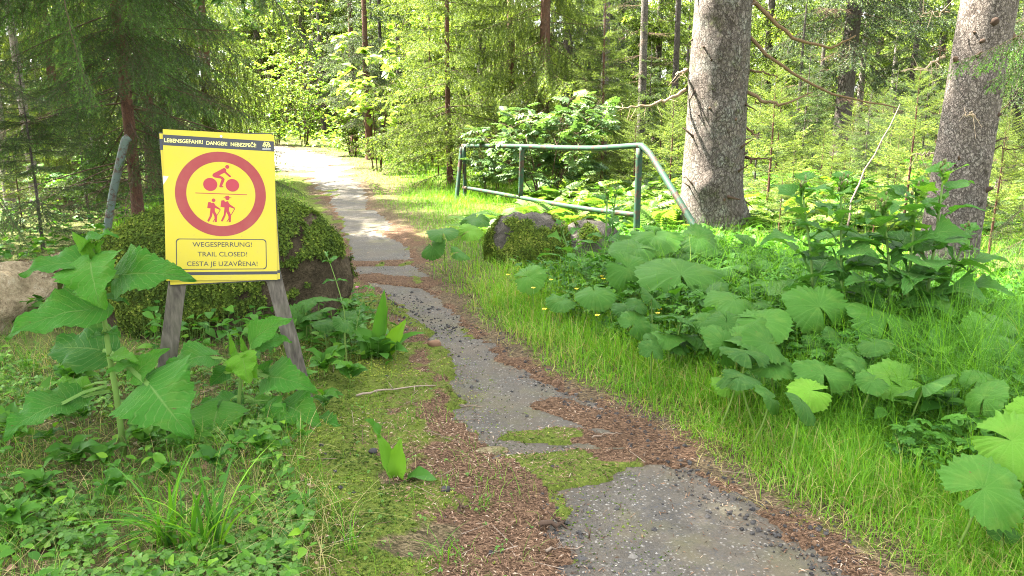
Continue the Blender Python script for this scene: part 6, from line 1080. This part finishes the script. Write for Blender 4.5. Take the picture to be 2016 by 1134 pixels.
# herbs
BARY = lambda x: np.where(x < 2.0, np.interp(x, [bA[0], bB[0]], [bA[1], bB[1]]), 10.3)
PALM = merge_tmpl([xform(leaf_tmpl(4, 0.30, 0.55, 0.15, 0.2), 1.0 if q == 2 else 0.85, rad(-110+55*q), -0.05) for q in range(5)])
TRI = merge_tmpl([xform(leaf_tmpl(4, 0.52, 0.62, 0.18, 0.22, 0.5), 1.0, q*2.094, -0.12) for q in range(3)])
def leaf_field(name, label, n, box, cond, tm, sz, hgt, matn, tint, stems=True, power=1.6):
    g = Geo(); x, y = field(n, *box, power); asph, lit, ms, out, s = zones(x, y); k_ = cond(x, y, out, s, asph) & in_view(x, y) & (CLR(x, y) | (rs.rand(len(x)) < 0.12)); x, y, out = x[k_], y[k_], out[k_]; m = len(x); z = gz(x, y); h = U(m, *hgt)*(0.5+0.5*sstep(0.4, 1.4, out) if hgt[1] > 0.15 else 1); P = np.stack([x, y, z+h], 1)
    put_leaves(g, tm, P, rs.rand(m)*6.28, 0.05+0.30*rs.randn(m), 0.3*rs.randn(m), U(m, *sz), np.clip(tint[0]+tint[1]*rs.randn(m), 0, 1))
    if stems: v, f = seg_tubes(np.stack([x+0.01*rs.randn(m), y+0.01*rs.randn(m), z-0.01], 1), P, 0.0014, 0.0009, 3); g.add(v, f, 1, (0.4, 0, 0))
    return tag(g.build(name, [M[matn], M['stem']]), label, 'herbs', kind='stuff')
leaf_field('herb_cover', 'low lobed herb leaves mixed into the grass bank', 34000, (0, 6, 2.4, 10), lambda x, y, o, s, a: (s > 0) & (o > 0.75) & (o < 4) & (clump(x, y, 1.4, 51) > np.where(y > 4.2, 0.34, 0.60)), PALM, (0.026, 0.060), (0.07, 0.29), 'herb', (0.35, 0.16))
leaf_field('herb_cover', 'broad low herb leaves filling the shaded floor of the bank', 9000, (0.5, 7, 2.2, 10), lambda x, y, o, s, a: (s > 0) & (o > 1.0) & (o < 5), WIDE, (0.06, 0.14), (0.05, 0.26), 'herb', (0.2, 0.14))
leaf_field('herb_cover', 'mixed green herbs along the shaded side of the trail', 5200, (-5, 0, 4.6, 12), lambda x, y, o, s, a: (s < 0) & (o > 0.35) & (o < 2.0), WIDE, (0.04, 0.10), (0.04, 0.30), 'herb', (0.3, 0.16))
leaf_field('clover_patch', 'bright wood sorrel leaves spread over the litter', 13000, (-4, -0.4, 1.7, 4.6), lambda x, y, o, s, a: (s < 0) & (o > 1.0) & (clump(x, y, 2.2, 55) > 0.44), TRI, (0.015, 0.031), (0.02, 0.09), 'clover', (0.5, 0.22))
leaf_field('herb_cover', 'small mixed leaves between clover and straw under the sign', 3200, (-4, -0.4, 1.7, 4.8), lambda x, y, o, s, a: (s < 0) & (o > 0.95), OVAL, (0.025, 0.065), (0.02, 0.13), 'herb', (0.5, 0.2))
leaf_field('clover_patch', 'tiny scattered seedlings in the moss', 420, (-2.5, 0.6, 1.7, 5), lambda x, y, o, s, a: (s < 0) & (o > 0.1) & (o < 1.3), TRI, (0.007, 0.013), (0.01, 0.03), 'clover', (0.5, 0.2))
leaf_field('undergrowth', 'low shaded undergrowth on the forest floor behind the log', 9000, (-14, -2.5, 5.5, 22), lambda x, y, o, s, a: (s < 0) & (o > 1.8), WIDE, (0.05, 0.13), (0.03, 0.25), 'herb', (0.35, 0.25))
leaf_field('undergrowth', 'sunlit feathery undergrowth between the trunks', 13000, (0.8, 24, 10.5, 40), lambda x, y, o, s, a: (s > 0) & (o > 2.2) & (y > BARY(x)+0.5), PINN_S, (0.9, 2.0), (0.05, 0.50), 'under', (0.40, 0.28), True, 1.3)
leaf_field('undergrowth', 'bright leafy growth around the far clearing', 9000, (-26, 2, 22, 48), lambda x, y, o, s, a: (o > 1.2), WIDE, (0.14, 0.28), (0.05, 0.7), 'lime', (0.45, 0.25), True, 1.3)
g = Geo(); x, y = field(950, 0.2, 9.5, 10.6, 20, 1.2); asph, lit, ms, out, s = zones(x, y); k_ = (s > 0) & (out > 1.6) & in_view(x, y) & (x > y*0.02) & (y > BARY(x)+0.4); x, y = x[k_], y[k_]
for q in range(6): m = len(x); P = np.stack([x, y, gz(x, y)], 1); put_leaves(g, FROND, P, q*1.05+rs.rand(m)*0.6, 0.25+0.25*rs.randn(m), 0.2*rs.randn(m), U(m, 0.35, 0.75), np.clip(0.45+0.22*rs.randn(m), 0, 1))
tag(g.build('fern_meadow', M['fern']), 'sunlit yellow green ferns carpeting the ground behind the barrier', 'ferns', kind='stuff')
# moss tufts
g = Geo(); x, y = field(150000, -3.6, 2.2, 1.7, 9.0, 1.9); k_ = in_view(x, y); x, y = x[k_], y[k_]; asph, lit, ms, out, s = zones(x, y); k_ = rs.rand(len(x)) < np.clip(ms*1.1-0.25, 0, 1)*np.clip(1.25-lit*0.9, 0.1, 1)*np.where(asph > 0.5, 0.55, 1); x, y, s = x[k_], y[k_], s[k_]; m = len(x); asph = asph[k_]
z = np.where(asph > 0.5, base_z(x, y)+0.004, gz(x, y)); cl = fbm(x*4, y*4, 0, 61, 3); P = np.stack([x, y, z-0.002], 1); scatter(g, SPR, P, np.tile([0, 0, 1.0], (m, 1)), (0.007+0.0013*y)*np.where(asph > 0.5, 0.6, 1)*(0.6+0.8*rs.rand(m)), 0.42+1.3*(cl-0.5)+0.15*rs.randn(m)); tag(g.build('moss', M['moss']), 'yellow green moss cushions over the trail edge', 'moss', kind='stuff')
# needle litter
g = Geo(); x, y = field(210000, -3.6, 4.2, 1.7, 9.5, 1.9); k_ = in_view(x, y); x, y = x[k_], y[k_]; asph, lit, ms, out, s = zones(x, y); k_ = rs.rand(len(x)) < np.clip(np.maximum(lit*0.95, 0.35*(s < 0)*(out > 0.8)*(out < 3))*(1-0.35*ms)*(1-0.96*(asph > 0.5)), np.where(asph > 0.5, 0.02+0.22*(1-sstep(0.03, 0.22, -out)), 0.012), 1); x, y, asph = x[k_], y[k_], asph[k_]; m = len(x)
z = np.where(asph > 0.5, base_z(x, y)+0.005, gz(x, y)+0.004+0.010*rs.rand(m)); cl = fbm(x*3, y*3, 0, 62, 3); litter_bits(g, np.stack([x, y, z], 1), 0.0085+0.0006*y.mean(), 0.0019, 0.30, np.clip(0.45+0.9*(cl-0.5)+0.24*rs.randn(m), 0, 1)); tag(g.build('needle_litter', M['litter']), 'rust brown spruce needles drifted across the trail', 'needles', kind='stuff')
# gravel
def peb(seed):
    rg = np.random.RandomState(seed); n = 7; U_, V_ = np.meshgrid(np.arange(n)/n*2*math.pi, np.linspace(-1.5, 1.5, 5)); d = np.stack([np.cos(U_)*np.cos(V_), np.sin(U_)*np.cos(V_), np.sin(V_)*0.7], -1).reshape(-1, 3)*(0.7+0.6*rg.rand(35, 1)); i, j = np.meshgrid(np.arange(4), np.arange(n), indexing='ij'); return d, np.stack([i*n+j, i*n+(j+1) % n, (i+1)*n+(j+1) % n, (i+1)*n+j], -1).reshape(-1, 4), np.zeros((35, 3))
PEB = [peb(q) for q in range(6)]; g = Geo(); x, y = field(70000, -2.6, 3.6, 1.7, 9, 1.8); k_ = in_view(x, y); x, y = x[k_], y[k_]; asph, lit, ms, out, s = zones(x, y); A1, A2 = G(770, 590), G(860, 650); gz_ = 1-sstep(0.18, 0.42, segd(x, y, A1, A2)+0.2*(fbm(x*5, y*5)-0.5)); A3, A4 = G(880, 660), G(1110, 790); gz_ = np.maximum(gz_, 0.8*(1-sstep(0.05, 0.20, np.abs(out-0.03)))*(s > 0)*(y < 6)); gz_ = np.maximum(gz_, 0.5*(1-sstep(0.02, 0.12, np.abs(out)))*(s < 0)*(y < 3)); gz_ = np.maximum(gz_, 0.02*(asph > 0.5)+0.015)
k_ = rs.rand(len(x)) < gz_; x, y, asph = x[k_], y[k_], asph[k_]; m = len(x); r_ = np.clip(0.0024*np.exp(0.75*rs.randn(m)), 0.0012, 0.012)*(1+0.12*(y-2)); z = np.where(asph > 0.5, base_z(x, y)+0.003, gz(x, y))+r_*0.05; scatter(g, PEB, np.stack([x, y, z], 1), np.tile([0, 0, 1.0], (m, 1)), r_, np.clip(np.abs(0.28*rs.randn(m)), 0, 1)**1.0, 0, 0.3); tag(g.build('gravel', M['stone_bits'], smooth=False), 'loose dark gravel chips along the broken asphalt edge', 'gravel', kind='stuff')
leaf_field('leaf_litter', 'old brown leaf scraps lying between the clover and the sedge', 1500, (-4, -0.3, 1.7, 5), lambda x, y, o, s, a: (s < 0) & (o > 0.9), WIDE, (0.015, 0.045), (0.003, 0.014), 'litter', (0.5, 0.25), False)
# twigs and scraps
g = Geo(); x, y = field(420, -3.5, 2.5, 1.7, 7, 1.6); k_ = in_view(x, y); x, y = x[k_], y[k_]; m = len(x); a = rs.rand(m)*6.28; l = U(m, 0.02, 0.10)[:, None]; P = np.stack([x, y, gz(x, y)+0.012], 1); d = np.stack([np.cos(a), np.sin(a), 0.1*rs.randn(m)], 1); v, f = seg_tubes(P-d*l, P+d*l, 0.0018, 0.001, 4); g.add(v, f, 0, np.repeat(np.stack([U(m, 0.3, 1), 0*a, 0*a], 1), 8, 0)); tag(g.build('twig_litter', M['twig']), 'fine fallen twigs scattered over litter and moss', 'twigs', kind='stuff')
